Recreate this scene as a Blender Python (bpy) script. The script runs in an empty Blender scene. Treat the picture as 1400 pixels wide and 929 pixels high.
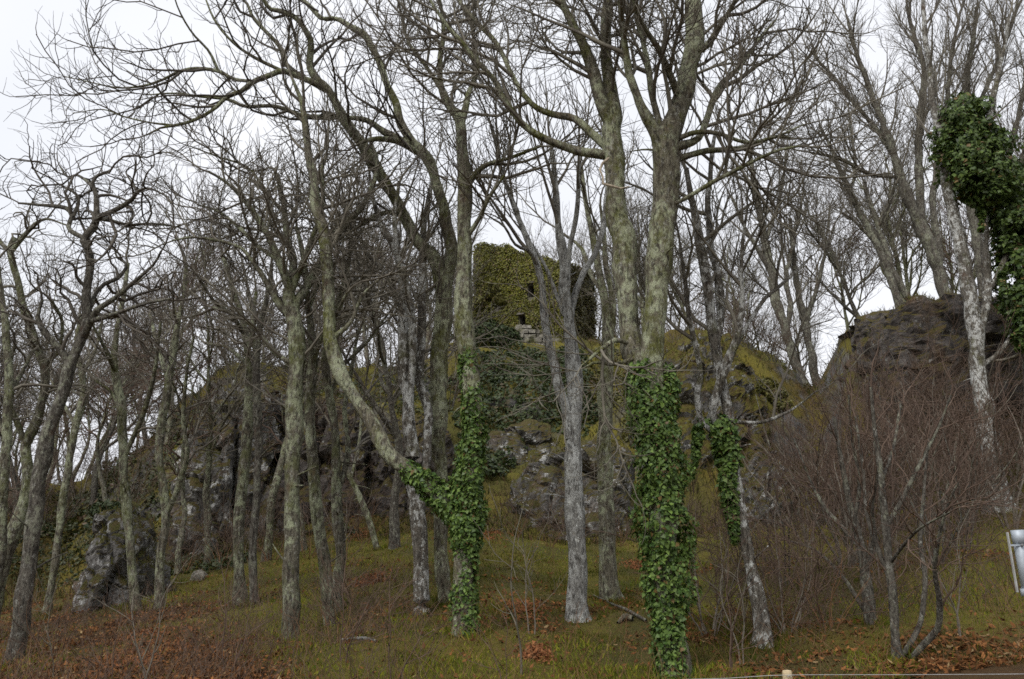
import bpy, math, random
import numpy as np
from mathutils import Vector

# ------------------------------------------------------------------ camera, sky, sun, exposure
scene = bpy.context.scene
COL = scene.collection
FPX, PITCH, EYE = 1212.0, math.radians(15.5), 1.6
cam = bpy.data.cameras.new("camera")
cam.sensor_width = 36.0
cam.lens = 36.0 * FPX / 1400.0
cam.clip_start, cam.clip_end = 0.1, 6000.0
camo = bpy.data.objects.new("camera", cam)
camo.location = (0, 0, EYE)
camo.rotation_euler = (math.pi / 2 + PITCH, 0, 0)
COL.objects.link(camo)
scene.camera = camo

SUN_EL, SUN_AZ = math.radians(48), math.radians(-150)      # azimuth from +Y, clockwise: behind the camera, to its left
world = bpy.data.worlds.new("World")
scene.world = world
world.use_nodes = True
wn, wl = world.node_tree.nodes, world.node_tree.links
wn.clear()
w_out = wn.new("ShaderNodeOutputWorld")
w_bg = wn.new("ShaderNodeBackground")
w_sky = wn.new("ShaderNodeTexSky")
w_sky.sky_type = 'NISHITA'
w_sky.sun_disc = False
w_sky.sun_elevation = SUN_EL
w_sky.sun_rotation = SUN_AZ
w_sky.air_density, w_sky.dust_density, w_sky.ozone_density = 1.0, 4.0, 1.0
w_hs = wn.new("ShaderNodeHueSaturation")
w_hs.inputs['Saturation'].default_value = 0.1
w_mix = wn.new("ShaderNodeMix")
w_mix.data_type = 'RGBA'
w_mix.inputs[0].default_value = 0.92                        # a closed layer of cloud under the clear sky
w_tc = wn.new("ShaderNodeTexCoord")
w_noise = wn.new("ShaderNodeTexNoise")
w_noise.inputs['Scale'].default_value = 2.2
w_noise.inputs['Detail'].default_value = 4.0
w_ramp = wn.new("ShaderNodeValToRGB")
w_ramp.color_ramp.elements[0].position, w_ramp.color_ramp.elements[1].position = 0.3, 0.7
w_ramp.color_ramp.elements[0].color = (0.80, 0.83, 0.90, 1)
w_ramp.color_ramp.elements[1].color = (0.93, 0.945, 0.99, 1)
w_mul = wn.new("ShaderNodeVectorMath")
w_mul.operation = 'SCALE'
w_mul.inputs['Scale'].default_value = 7.15
wl.new(w_tc.outputs['Generated'], w_noise.inputs['Vector'])
wl.new(w_noise.outputs['Fac'], w_ramp.inputs['Fac'])
wl.new(w_ramp.outputs['Color'], w_mul.inputs[0])
wl.new(w_sky.outputs['Color'], w_hs.inputs['Color'])
wl.new(w_hs.outputs['Color'], w_mix.inputs[6])
wl.new(w_mul.outputs[0], w_mix.inputs[7])
wl.new(w_mix.outputs[2], w_bg.inputs['Color'])
w_bg.inputs['Strength'].default_value = 0.10
wl.new(w_bg.outputs[0], w_out.inputs['Surface'])

sun = bpy.data.lights.new("sun", 'SUN')
sun.energy, sun.angle, sun.color = 1.5, math.radians(25), (1.0, 0.97, 0.93)
suno = bpy.data.objects.new("sun", sun)
suno.rotation_euler = Vector((-math.sin(SUN_AZ) * math.cos(SUN_EL), -math.cos(SUN_AZ) * math.cos(SUN_EL), -math.sin(SUN_EL))).to_track_quat('-Z', 'Y').to_euler()
COL.objects.link(suno)

vs = scene.view_settings
vs.view_transform, vs.look, vs.exposure, vs.gamma = 'Standard', 'None', 0.68, 1.0
vs.use_curve_mapping = False
scene.render.engine = 'CYCLES'
scene.cycles.max_bounces = 5
scene.cycles.diffuse_bounces = 3
scene.cycles.glossy_bounces = 2
scene.cycles.transmission_bounces = 2
scene.cycles.use_denoising = False
scene.cycles.filter_width = 1.6

# ------------------------------------------------------------------ numpy helpers
RNG = np.random.default_rng(7)
CP, SP = math.cos(PITCH), math.sin(PITCH)


def at(px, py, Y):
    """the point at world depth Y seen at photo pixel (px, py)"""
    px, py, Y = np.asarray(px, float), np.asarray(py, float), np.asarray(Y, float)
    dx, dy = (px - 700) / FPX, (464.5 - py) / FPX
    vy, vz = CP - dy * SP, SP + dy * CP
    k = Y / vy
    return np.stack(np.broadcast_arrays(dx * k, Y, EYE + vz * k), -1)


def pix(P):
    P = np.asarray(P, float)
    d = P[..., 1] * CP + (P[..., 2] - EYE) * SP
    u = -P[..., 1] * SP + (P[..., 2] - EYE) * CP
    return 700 + FPX * P[..., 0] / d, 464.5 - FPX * u / d


def hsh(i, j, k, seed):
    with np.errstate(over='ignore'):
        h = (i.astype(np.uint64) * np.uint64(73856093)) ^ (j.astype(np.uint64) * np.uint64(19349663)) ^ (k.astype(np.uint64) * np.uint64(83492791)) ^ np.uint64(seed * 2654435761 % (1 << 31))
        h = (h ^ (h >> np.uint64(13))) * np.uint64(1274126177)
        h = h ^ (h >> np.uint64(16))
    return (h & np.uint64(0xFFFFF)).astype(float) / float(0xFFFFF)


def vnoise(P, seed=0):
    P = np.asarray(P, float) + 1000.0
    I = np.floor(P).astype(np.int64)
    F = P - I
    F = F * F * (3 - 2 * F)
    r = 0
    for a in (0, 1):
        wa = F[..., 0] if a else 1 - F[..., 0]
        for b in (0, 1):
            wb = F[..., 1] if b else 1 - F[..., 1]
            for c in (0, 1):
                wc = F[..., 2] if c else 1 - F[..., 2]
                r = r + wa * wb * wc * hsh(I[..., 0] + a, I[..., 1] + b, I[..., 2] + c, seed)
    return r * 2 - 1


def fbm(P, octaves=4, seed=0, gain=0.5):
    P = np.asarray(P, float)
    r, a = 0, 1.0
    for o in range(octaves):
        r = r + a * vnoise(P * (2.03 ** o), seed + o)
        a *= gain
    return r


def facets(P, seed=0):
    """broken, planar relief: each cell gets its own tilt; also returns the distance to the nearest joint"""
    P = np.asarray(P, float) + 500.0
    I = np.floor(P).astype(np.int64)
    best = np.full(P.shape[:-1], 1e9)
    second = np.full(P.shape[:-1], 1e9)
    val = np.zeros(P.shape[:-1])
    for a in (-1, 0, 1):
        for b in (-1, 0, 1):
            for c in (-1, 0, 1):
                i, j, k = I[..., 0] + a, I[..., 1] + b, I[..., 2] + c
                C = np.stack([i + hsh(i, j, k, seed), j + hsh(i, j, k, seed + 1), k + hsh(i, j, k, seed + 2)], -1)
                D = P - C
                d = np.sqrt((D ** 2).sum(-1))
                n = np.stack([hsh(i, j, k, seed + 3), hsh(i, j, k, seed + 4), hsh(i, j, k, seed + 5)], -1) * 2 - 1
                v = (D * n).sum(-1) + hsh(i, j, k, seed + 6) * 0.7
                closer = d < best
                second = np.where(closer, best, np.minimum(second, d))
                val = np.where(closer, v, val)
                best = np.where(closer, d, best)
    return val, second - best


def norm(V):
    return V / np.maximum(np.linalg.norm(V, axis=-1, keepdims=True), 1e-9)


def smooth(t):
    t = np.clip(t, 0, 1)
    return t * t * (3 - 2 * t)


def mesh_np(name, verts, faces, smooth_shade=True, col=None):
    """faces: list of (n,k) index arrays"""
    me = bpy.data.meshes.new(name)
    verts = np.asarray(verts, np.float32).reshape(-1, 3)
    faces = [np.asarray(f, np.int32) for f in faces if len(f)]
    nl = sum(f.size for f in faces)
    npoly = sum(len(f) for f in faces)
    me.vertices.add(len(verts))
    me.vertices.foreach_set("co", verts.ravel())
    me.loops.add(nl)
    me.polygons.add(npoly)
    me.loops.foreach_set("vertex_index", np.concatenate([f.ravel() for f in faces]))
    starts, tot, o = [], [], 0
    for f in faces:
        starts.append(o + np.arange(len(f)) * f.shape[1])
        tot.append(np.full(len(f), f.shape[1]))
        o += f.size
    me.polygons.foreach_set("loop_start", np.concatenate(starts).astype(np.int32))
    me.polygons.foreach_set("loop_total", np.concatenate(tot).astype(np.int32))
    me.polygons.foreach_set("use_smooth", np.full(npoly, smooth_shade))
    if col is not None:
        a = me.attributes.new("tint", 'FLOAT_COLOR', 'POINT')
        c = np.ones((len(verts), 4), np.float32)
        c[:, :3] = col
        a.data.foreach_set("color", c.ravel())
    me.update(calc_edges=True)
    return me


def add(name, me, mat, parent=None, loc=None):
    o = bpy.data.objects.new(name, me)
    if mat is not None and not me.materials:
        me.materials.append(mat)
    COL.objects.link(o)
    if parent is not None:
        o.parent = parent
    if loc is not None:
        o.location = loc
    return o


def tag(o, label, cat, group=None, kind=None):
    if label:
        o["label"] = label
    if cat:
        o["category"] = cat
    if group:
        o["group"] = group
    if kind:
        o["kind"] = kind
    return o


def root(name, loc, label, cat, group=None):
    o = bpy.data.objects.new(name, None)
    o.empty_display_size = 0.2
    o.location = tuple(float(v) for v in loc)
    COL.objects.link(o)
    return tag(o, label, cat, group)


# ------------------------------------------------------------------ materials
def mat_new(name):
    m = bpy.data.materials.new(name)
    m.use_nodes = True
    nt = m.node_tree
    b = nt.nodes['Principled BSDF']
    return m, nt, b


class N:
    """tiny node-graph helper"""
    def __init__(self, nt):
        self.nt = nt

    def new(self, t, **kw):
        n = self.nt.nodes.new(t)
        for k, v in kw.items():
            setattr(n, k, v)
        return n

    def link(self, a, b):
        self.nt.links.new(a, b)

    def coords(self, scale=(1, 1, 1), out='Object'):
        tc = self.new("ShaderNodeTexCoord")
        mp = self.new("ShaderNodeMapping")
        mp.inputs['Scale'].default_value = scale
        self.link(tc.outputs[out], mp.inputs['Vector'])
        return mp.outputs[0]

    def noise(self, vec, scale, detail=4, rough=0.6, lo=None, hi=None):
        n = self.new("ShaderNodeTexNoise")
        n.inputs['Scale'].default_value = scale
        n.inputs['Detail'].default_value = detail
        n.inputs['Roughness'].default_value = rough
        self.link(vec, n.inputs['Vector'])
        return self.ramp(n.outputs['Fac'], lo, hi) if lo is not None else n.outputs['Fac']

    def ramp(self, fac, lo, hi):
        r = self.new("ShaderNodeMapRange")
        r.inputs['From Min'].default_value, r.inputs['From Max'].default_value = lo, hi
        self.link(fac, r.inputs['Value'])
        return r.outputs[0]

    def mix(self, fac, a, b, mode='MIX'):
        m = self.new("ShaderNodeMix")
        m.data_type = 'RGBA'
        m.blend_type = mode
        for s, v in ((m.inputs[0], fac), (m.inputs[6], a), (m.inputs[7], b)):
            if isinstance(v, (int, float)):
                s.default_value = v
            elif isinstance(v, tuple):
                s.default_value = (*v, 1)
            else:
                self.link(v, s)
        return m.outputs[2]

    def math(self, op, a, b=None):
        m = self.new("ShaderNodeMath")
        m.operation = op
        for s, v in zip(m.inputs, (a, b)):
            if v is None:
                continue
            if isinstance(v, (int, float)):
                s.default_value = v
            else:
                self.link(v, s)
        return m.outputs[0]

    def bump(self, h, strength, dist, bsdf):
        b = self.new("ShaderNodeBump")
        b.inputs['Strength'].default_value = strength
        b.inputs['Distance'].default_value = dist
        self.link(h, b.inputs['Height'])
        self.link(b.outputs[0], bsdf.inputs['Normal'])


def bark(name, base, dark, lichen, l_lo, l_hi, moss=(0.085, 0.085, 0.025), m_lo=0.58, m_hi=0.72, spots=0.0):
    m, nt, b = mat_new(name)
    g = N(nt)
    v = g.coords((1, 1, 0.28))
    v2 = g.coords((1, 1, 0.7))
    c = g.mix(g.noise(v, 16, 6, 0.75, 0.38, 0.62), dark, base)
    big = g.noise(v2, 1.3, 4, 0.6)
    fine = g.noise(v2, 9, 6, 0.75)
    li = g.math('ADD', g.math('MULTIPLY', big, 0.45), g.math('MULTIPLY', fine, 0.55))
    c = g.mix(g.ramp(li, l_lo, l_hi), c, lichen)
    mo = g.math('ADD', g.math('MULTIPLY', g.noise(v2, 1.1, 4, 0.6), 0.6), g.math('MULTIPLY', g.noise(v2, 7, 5, 0.7), 0.4))
    c = g.mix(g.ramp(mo, m_lo, m_hi), c, moss)
    c = g.mix(g.noise(v2, 17, 5, 0.7, 0.56, 0.62), c, g.mix(0.55, c, (0.36, 0.355, 0.31)))
    c = g.mix(g.noise(v2, 3.1, 5, 0.7, 0.60, 0.68), c, g.mix(0.5, c, (0.11, 0.062, 0.036)))
    c = g.mix(g.noise(v, 26, 5, 0.75, 0.52, 0.60), c, g.mix(0.75, c, (0.018, 0.015, 0.012)))
    if spots:
        c = g.mix(g.noise(v2, 15, 4, 0.65, 0.66 - spots, 0.69 - spots), c, (0.55, 0.56, 0.52))
    g.link(c, b.inputs['Base Color'])
    b.inputs['Roughness'].default_value = 0.9
    b.inputs['Specular IOR Level'].default_value = 0.2
    g.bump(g.noise(v, 24, 8, 0.75), 1.0, 0.06, b)
    return m


M_bark = bark("bark_grey_lichen", (0.215, 0.195, 0.140), (0.075, 0.064, 0.045), (0.36, 0.38, 0.25), 0.48, 0.55, (0.115, 0.118, 0.034), 0.50, 0.60)
M_dark = bark("bark_dark", (0.150, 0.136, 0.110), (0.055, 0.047, 0.038), (0.27, 0.275, 0.20), 0.51, 0.60)
M_green = bark("bark_mossy", (0.175, 0.158, 0.115), (0.060, 0.052, 0.037), (0.31, 0.33, 0.215), 0.49, 0.56, (0.098, 0.105, 0.034), 0.50, 0.62)
M_white = bark("bark_white_lichen", (0.30, 0.295, 0.275), (0.12, 0.113, 0.10), (0.45, 0.455, 0.43), 0.47, 0.55, (0.16, 0.15, 0.09), 0.58, 0.66, 0.035)
M_spot = bark("bark_white_patches", (0.19, 0.17, 0.14), (0.068, 0.058, 0.046), (0.50, 0.50, 0.47), 0.505, 0.54, (0.11, 0.11, 0.045), 0.54, 0.64, 0.03)


def flat(name, c1, c2, scale=8, rough=0.8, spec=0.3):
    m, nt, b = mat_new(name)
    g = N(nt)
    v = g.coords()
    g.link(g.mix(g.noise(v, scale, 3, 0.6, 0.35, 0.65), c1, c2), b.inputs['Base Color'])
    b.inputs['Roughness'].default_value = rough
    b.inputs['Specular IOR Level'].default_value = spec
    return m


M_twig = flat("twig_grey_brown", (0.090, 0.076, 0.060), (0.175, 0.160, 0.122), 3)
M_twig_dark = flat("twig_dark", (0.060, 0.051, 0.042), (0.115, 0.100, 0.078), 3)
M_twig_red = flat("twig_red_brown", (0.068, 0.043, 0.031), (0.130, 0.088, 0.062), 3)
M_stem_pale = flat("stem_pale", (0.19, 0.165, 0.13), (0.10, 0.085, 0.065), 14)
M_wood_raw = flat("wood_raw", (0.40, 0.34, 0.25), (0.20, 0.16, 0.115), 22)
M_bracken = flat("bracken_stem", (0.14, 0.065, 0.030), (0.20, 0.12, 0.058), 2)


def leafmat(name, rough=0.45, spec=0.45, trans=0.25):
    m, nt, b = mat_new(name)
    g = N(nt)
    a = g.new("ShaderNodeAttribute", attribute_name="tint")
    g.link(a.outputs['Color'], b.inputs['Base Color'])
    b.inputs['Roughness'].default_value = rough
    b.inputs['Specular IOR Level'].default_value = spec
    tr = g.new("ShaderNodeBsdfTranslucent")
    g.link(a.outputs['Color'], tr.inputs['Color'])
    mx = g.new("ShaderNodeMixShader")
    mx.inputs[0].default_value = trans
    g.link(b.outputs[0], mx.inputs[1])
    g.link(tr.outputs[0], mx.inputs[2])
    g.link(mx.outputs[0], nt.nodes['Material Output'].inputs['Surface'])
    return m


M_ivy = leafmat("ivy_leaf", 0.48, 0.32, 0.2)
M_litter = leafmat("dead_leaf", 0.9, 0.08, 0.1)
M_grass = leafmat("grass_blade", 0.75, 0.12, 0.3)


def rockmat(name, base=(0.20, 0.192, 0.178), dark=(0.072, 0.067, 0.060), lichen=(0.52, 0.52, 0.50), l_lo=0.55, l_hi=0.60, moss=(0.075, 0.078, 0.018), moss_at=0.12, rust=(0.13, 0.085, 0.05)):
    m, nt, b = mat_new(name)
    g = N(nt)
    v = g.coords()
    vv = g.coords((1, 1, 0.45))
    c = g.mix(g.noise(vv, 1.6, 6, 0.7, 0.36, 0.62), dark, base)
    c = g.mix(g.noise(v, 0.8, 5, 0.7, 0.52, 0.68), c, rust)
    c = g.mix(g.noise(v, 9, 5, 0.7, 0.48, 0.62), c, g.mix(0.6, c, (0.03, 0.028, 0.026)))
    c = g.mix(g.noise(v, 2.1, 8, 0.75, l_lo, l_hi), c, lichen)
    geo = g.new("ShaderNodeNewGeometry")
    sep = g.new("ShaderNodeSeparateXYZ")
    g.link(geo.outputs['Normal'], sep.inputs[0])
    up = g.math('ADD', sep.outputs['Z'], g.math('MULTIPLY', g.math('SUBTRACT', g.noise(v, 1.3, 6, 0.7), 0.5), 2.6))
    mcol = g.mix(g.noise(v, 5, 5, 0.7, 0.35, 0.65), moss, (0.10, 0.065, 0.028))
    mcol = g.mix(g.noise(v, 22, 4, 0.7, 0.4, 0.65), mcol, g.mix(0.5, mcol, (0.02, 0.025, 0.008)))
    c = g.mix(g.ramp(up, moss_at, moss_at + 0.3), c, mcol)
    g.link(c, b.inputs['Base Color'])
    b.inputs['Roughness'].default_value = 0.92
    b.inputs['Specular IOR Level'].default_value = 0.2
    g.bump(g.noise(v, 7, 9, 0.75), 1.0, 0.12, b)
    return m


M_rock = rockmat("rock_lichen")
M_rock_pale = rockmat("rock_pale", (0.26, 0.25, 0.235), (0.085, 0.079, 0.072), (0.54, 0.54, 0.52), 0.545, 0.59, (0.085, 0.092, 0.02), 0.25)
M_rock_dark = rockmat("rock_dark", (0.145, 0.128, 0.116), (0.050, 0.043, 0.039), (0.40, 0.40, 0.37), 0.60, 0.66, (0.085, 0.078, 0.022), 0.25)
M_rock_moss = rockmat("rock_mossy", moss=(0.135, 0.130, 0.022), moss_at=-0.25, l_lo=0.55, l_hi=0.60)


def groundmat():
    m, nt, b = mat_new("woodland_ground")
    g = N(nt)
    v = g.coords()
    a = g.new("ShaderNodeAttribute", attribute_name="tint")
    c = a.outputs['Color']
    c = g.mix(g.noise(v, 6, 6, 0.75, 0.35, 0.65), g.mix(0.55, c, (0.028, 0.020, 0.012)), c)
    c = g.mix(g.noise(v, 40, 4, 0.7, 0.42, 0.62), c, g.mix(0.5, c, (0.13, 0.10, 0.04)))
    geo = g.new("ShaderNodeNewGeometry")
    sep = g.new("ShaderNodeSeparateXYZ")
    g.link(geo.outputs['Normal'], sep.inputs[0])
    st = g.math('ADD', sep.outputs['Z'], g.math('MULTIPLY', g.math('SUBTRACT', g.noise(v, 0.9, 5, 0.7), 0.5), 1.2))
    rk = g.mix(g.noise(v, 2.0, 6, 0.7, 0.4, 0.62), (0.05, 0.047, 0.045), (0.15, 0.145, 0.138))
    c = g.mix(g.ramp(st, 0.62, 0.40), c, rk)
    g.link(c, b.inputs['Base Color'])
    b.inputs['Roughness'].default_value = 0.95
    b.inputs['Specular IOR Level'].default_value = 0.15
    g.bump(g.noise(v, 14, 8, 0.75), 1.0, 0.08, b)
    return m


M_ground = groundmat()


def stonemat(name, c1, c2, joint_scale=3.2, moss=0.5):
    m, nt, b = mat_new(name)
    g = N(nt)
    v = g.coords()
    c = g.mix(g.noise(v, 4, 5, 0.7, 0.35, 0.65), c1, c2)
    c = g.mix(g.noise(v, 18, 4, 0.7, 0.45, 0.65), c, g.mix(0.55, c, (0.04, 0.035, 0.03)))
    c = g.mix(g.noise(v, 0.9, 5, 0.7, 0.62 - moss * 0.3, 0.78 - moss * 0.3), c, (0.085, 0.085, 0.025))
    g.link(c, b.inputs['Base Color'])
    b.inputs['Roughness'].default_value = 0.92
    g.bump(g.noise(v, 9, 7, 0.7), 1.0, 0.05, b)
    return m


M_masonry = stonemat("tower_masonry", (0.20, 0.18, 0.15), (0.115, 0.10, 0.085))
M_ashlar = stonemat("pale_stone", (0.30, 0.28, 0.235), (0.165, 0.15, 0.12), 3, 0.35)

m_, nt_, b_ = mat_new("galvanised_steel")
g_ = N(nt_)
v_ = g_.coords()
g_.link(g_.mix(g_.noise(v_, 14, 5, 0.6, 0.35, 0.65), (0.30, 0.335, 0.37), (0.42, 0.46, 0.50)), b_.inputs['Base Color'])
b_.inputs['Metallic'].default_value = 0.35
b_.inputs['Roughness'].default_value = 0.58
g_.bump(g_.noise(v_, 6, 4, 0.6), 0.25, 0.02, b_)
M_steel = m_
M_wire = flat("wire_zinc", (0.42, 0.42, 0.41), (0.30, 0.30, 0.29), 20, 0.5)
M_post = flat("sawn_post", (0.52, 0.42, 0.26), (0.36, 0.27, 0.15), 30, 0.8)
M_bolt = flat("dark_bolt", (0.12, 0.12, 0.12), (0.2, 0.2, 0.2), 20, 0.5)

# ------------------------------------------------------------------ terrain
C_PX = np.array([-260, 0, 100, 180, 240, 300, 345, 420, 500, 560, 640, 700, 760, 830, 880, 950, 1000, 1060, 1090, 1110, 1130, 1160, 1250, 1400, 1650], float)
C_BASE = np.array([865, 835, 815, 795, 778, 765, 755, 745, 735, 725, 722, 728, 742, 742, 738, 732, 727, 722, 720, 718, 716, 713, 705, 692, 670], float)
C_TOP = np.array([690, 684, 676, 640, 572, 528, 518, 518, 514, 508, 494, 484, 480, 484, 482, 470, 470, 482, 510, 540, 525, 470, 445, 430, 420], float)
C_YB = np.full(25, 27.0)
C_YT = np.array([44, 44, 44, 41, 39, 39, 40, 43, 46, 49, 52, 53, 53, 53, 50, 47, 46, 45, 44, 43, 41, 39, 38, 38, 38], float)
PB, PT = at(C_PX, C_BASE, C_YB), at(C_PX, C_TOP, C_YT)
S_B, S_T = PB[:, 0] / PB[:, 1], PT[:, 0] / PT[:, 1]


def tz(X, Y, noise=True):
    X, Y = np.asarray(X, float), np.asarray(Y, float)
    s = X / np.maximum(Y, 9.0)
    zb, zt = np.interp(s, S_B, PB[:, 2]), np.interp(s, S_T, PT[:, 2])
    yb, yt = np.interp(s, S_B, C_YB), np.interp(s, S_T, C_YT)
    near = 0.42 + 0.35 * smooth((s - 0.25) / 0.3) - 0.15 * smooth((-s - 0.2) / 0.3)
    t1 = np.clip((Y - 11.0) / (yb - 11.0), 0, 1)
    z = near * smooth((Y - 4.0) / 7.0) + (zb - near) * t1
    t2 = np.clip((Y - yb) / (yt - yb), 0, 1)
    z = z + (zt - zb) * (0.45 * t2 + 0.55 * smooth((t2 - 0.05) / 0.75))
    z = z - 6.0 * smooth((Y - 75.0) / 120.0)
    if noise:
        P = np.stack(np.broadcast_arrays(X, Y, 0 * X), -1)
        z = z + 0.10 * fbm(P * 0.55, 3, 11) * smooth((Y - 6) / 5) + 0.05 * vnoise(P * 2.3, 15)
        z = z + (0.8 * fbm(P * 0.33, 3, 21) + 0.30 * fbm(P * 1.1, 3, 27)) * smooth(t2 * 3) * smooth((1.6 - t2) * 2.2)
    return z


def tnormal(X, Y):
    e = 0.12
    gx = (tz(X + e, Y) - tz(X - e, Y)) / (2 * e)
    gy = (tz(X, Y + e) - tz(X, Y - e)) / (2 * e)
    return norm(np.stack([-gx, -gy, np.ones_like(gx)], -1))


def cast(px, py, y0=9.0, y1=58.0):
    """depth at which the ray through one pixel meets the ground"""
    Ys = np.linspace(y0, y1, 700)
    P = at(px, py, Ys)
    hit = np.nonzero(tz(P[:, 0], Ys) >= P[:, 2])[0]
    return float(Ys[hit[0]]) if len(hit) else None


def spread(core0, core1, step, out0, out1, growth=1.35):
    a = list(np.arange(core0, core1 + 1e-6, step))
    d, v, lo = step, core0, []
    while v > out0:
        d *= growth
        v -= d
        lo.append(max(v, out0))
    d, v, hi = step, core1, []
    while v < out1:
        d *= growth
        v += d
        hi.append(min(v, out1))
    return np.array(lo[::-1] + a + hi)


def litter_amount(X, Y):
    """0 moss and grass .. 1 fallen leaves"""
    P = np.stack(np.broadcast_arrays(X, Y, 0 * X), -1)
    px, py = pix(np.stack([X, Y, tz(X, Y, False)], -1))
    a = 0.10 + 0.36 * fbm(P * 0.5, 4, 33) + 0.25 * vnoise(P * 1.7, 38)
    a = a + (0.55 + 0.45 * fbm(P * 0.9, 3, 44)) * smooth((480 - px) / 200) * smooth((py - 795) / 60) + 0.75 * smooth((px - 1180) / 120) * smooth((py - 845) / 45)
    a = a + 0.35 * smooth((py - 895) / 30) * smooth((700 - px) / 250) - 0.10 * smooth((px - 480) / 80) * smooth((1150 - px) / 150)
    return np.clip(a, 0, 1)


gx = spread(-26, 26, 0.26, -2500, 2500)
gy = spread(5, 62, 0.26, -300, 4000)
GX, GY = np.meshgrid(gx, gy)
GZ = tz(GX, GY)
GZ = np.where(GY > 200, GZ, GZ)
nx, ny = len(gx), len(gy)
idx = np.arange(nx * ny).reshape(ny, nx)
gf = np.stack([idx[:-1, :-1], idx[:-1, 1:], idx[1:, 1:], idx[1:, :-1]], -1).reshape(-1, 4)
lit = litter_amount(GX.ravel(), np.maximum(GY.ravel(), 5))[:, None]
PN = np.stack([GX.ravel(), GY.ravel(), 0 * GX.ravel()], -1)
mossmix = smooth(0.5 + 0.7 * fbm(PN * 0.8, 3, 51))[:, None]
moss = np.array([0.080, 0.084, 0.014]) * (1 - mossmix) + np.array([0.185, 0.165, 0.018]) * mossmix
leafc = np.array([0.095, 0.042, 0.016])
gcol = moss * (1 - lit) + leafc * lit
ground = add("ground", mesh_np("ground", np.stack([GX, GY, GZ], -1), [gf], True, gcol), M_ground)
tag(ground, "mossy woodland slope strewn with fallen brown leaves", None, kind="structure")


# ------------------------------------------------------------------ leaves and blades
IVY5 = np.array([(0, -0.5), (0.48, -0.22), (0.26, 0.18), (0, 0.62), (-0.26, 0.18), (-0.48, -0.22)])
IVY = np.array([(0, -0.5), (0.30, -0.42), (0.50, -0.05), (0.26, 0.12), (0, 0.62), (-0.26, 0.12), (-0.50, -0.05), (-0.30, -0.42)])
OVAL = np.array([(0, -0.55), (0.27, 0.02), (0, 0.6), (-0.27, 0.02)])
KITE = np.array([(0, -0.5), (0.42, -0.05), (0, 0.6), (-0.42, -0.05)])


def leaf_mesh(name, P, Nn, size, tint, shape=IVY, droop=0.6, fold=0.25, rng=RNG):
    n, k = len(P), len(shape)
    Nn = norm(Nn)
    t = rng.normal(size=(n, 3)) * 0.7 + np.array([0, 0, -droop])
    t = norm(t - (t * Nn).sum(-1, keepdims=True) * Nn)
    b = np.cross(Nn, t)
    sx = shape[:, 0][None, :, None] * size[:, None, None]
    sy = shape[:, 1][None, :, None] * size[:, None, None]
    V = P[:, None, :] + b[:, None, :] * sx + t[:, None, :] * sy - Nn[:, None, :] * np.abs(sx) * fold
    F = np.arange(n * k).reshape(n, k)
    return mesh_np(name, V, [F], False, np.repeat(tint, k, 0))


def tints(n, a, b, jitter=0.25, extra=None, share=0.0, rng=RNG):
    f = rng.random((n, 1))
    c = np.array(a) * (1 - f) + np.array(b) * f
    c = c * (1 + jitter * rng.normal(size=(n, 1)).clip(-2, 2) * 0.5)
    if extra is not None:
        c = np.where(rng.random((n, 1)) < share, np.array(extra) * (0.7 + 0.6 * rng.random((n, 1))), c)
    return np.clip(c, 0.004, 0.8)


def blade_mesh(name, P, D, h, w, tint, rng=RNG):
    """bent grass blades: a quad and a tip"""
    n = len(P)
    D = norm(D + 0.35 * rng.normal(size=(n, 3)))
    side = norm(np.cross(D, rng.normal(size=(n, 3))))
    lean = norm(rng.normal(size=(n, 3)) * np.array([1, 1, 0.2])) * 0.5
    h, w = h[:, None], w[:, None]
    m = P + D * h * 0.55 + lean * h * 0.12
    tip = P + D * h * 0.9 + lean * h * 0.7
    V = np.stack([P - side * w * 0.5, P + side * w * 0.5, m + side * w * 0.4, m - side * w * 0.4, tip], 1)
    i = np.arange(n)[:, None] * 5
    return mesh_np(name, V, [i + np.array([[0, 1, 2, 3]]), i + np.array([[3, 2, 4]])], False, np.repeat(tint, 5, 0))


# ------------------------------------------------------------------ tubes and branching
def resample(pts, K):
    pts = np.asarray(pts, float)
    if len(pts) == 2:
        t = np.linspace(0, 1, K)[:, None]
        return pts[0] * (1 - t) + pts[1] * t
    Q = np.vstack([2 * pts[0] - pts[1], pts, 2 * pts[-1] - pts[-2]])
    out = []
    seg = len(pts) - 1
    d = np.r_[0, np.cumsum(np.linalg.norm(np.diff(pts[:, :3], axis=0), axis=1))]
    for s in np.linspace(0, d[-1], K):
        i = min(max(np.searchsorted(d, s, side='right') - 1, 0), seg - 1)
        u = (s - d[i]) / max(d[i + 1] - d[i], 1e-9)
        p0, p1, p2, p3 = Q[i], Q[i + 1], Q[i + 2], Q[i + 3]
        c = 0.5 * ((2 * p1) + (-p0 + p2) * u + (2 * p0 - 5 * p1 + 4 * p2 - p3) * u * u + (-p0 + 3 * p1 - 3 * p2 + p3) * u ** 3)
        c[3:] = p1[3:] * (1 - u) + p2[3:] * u
        out.append(c)
    return np.array(out)


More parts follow.
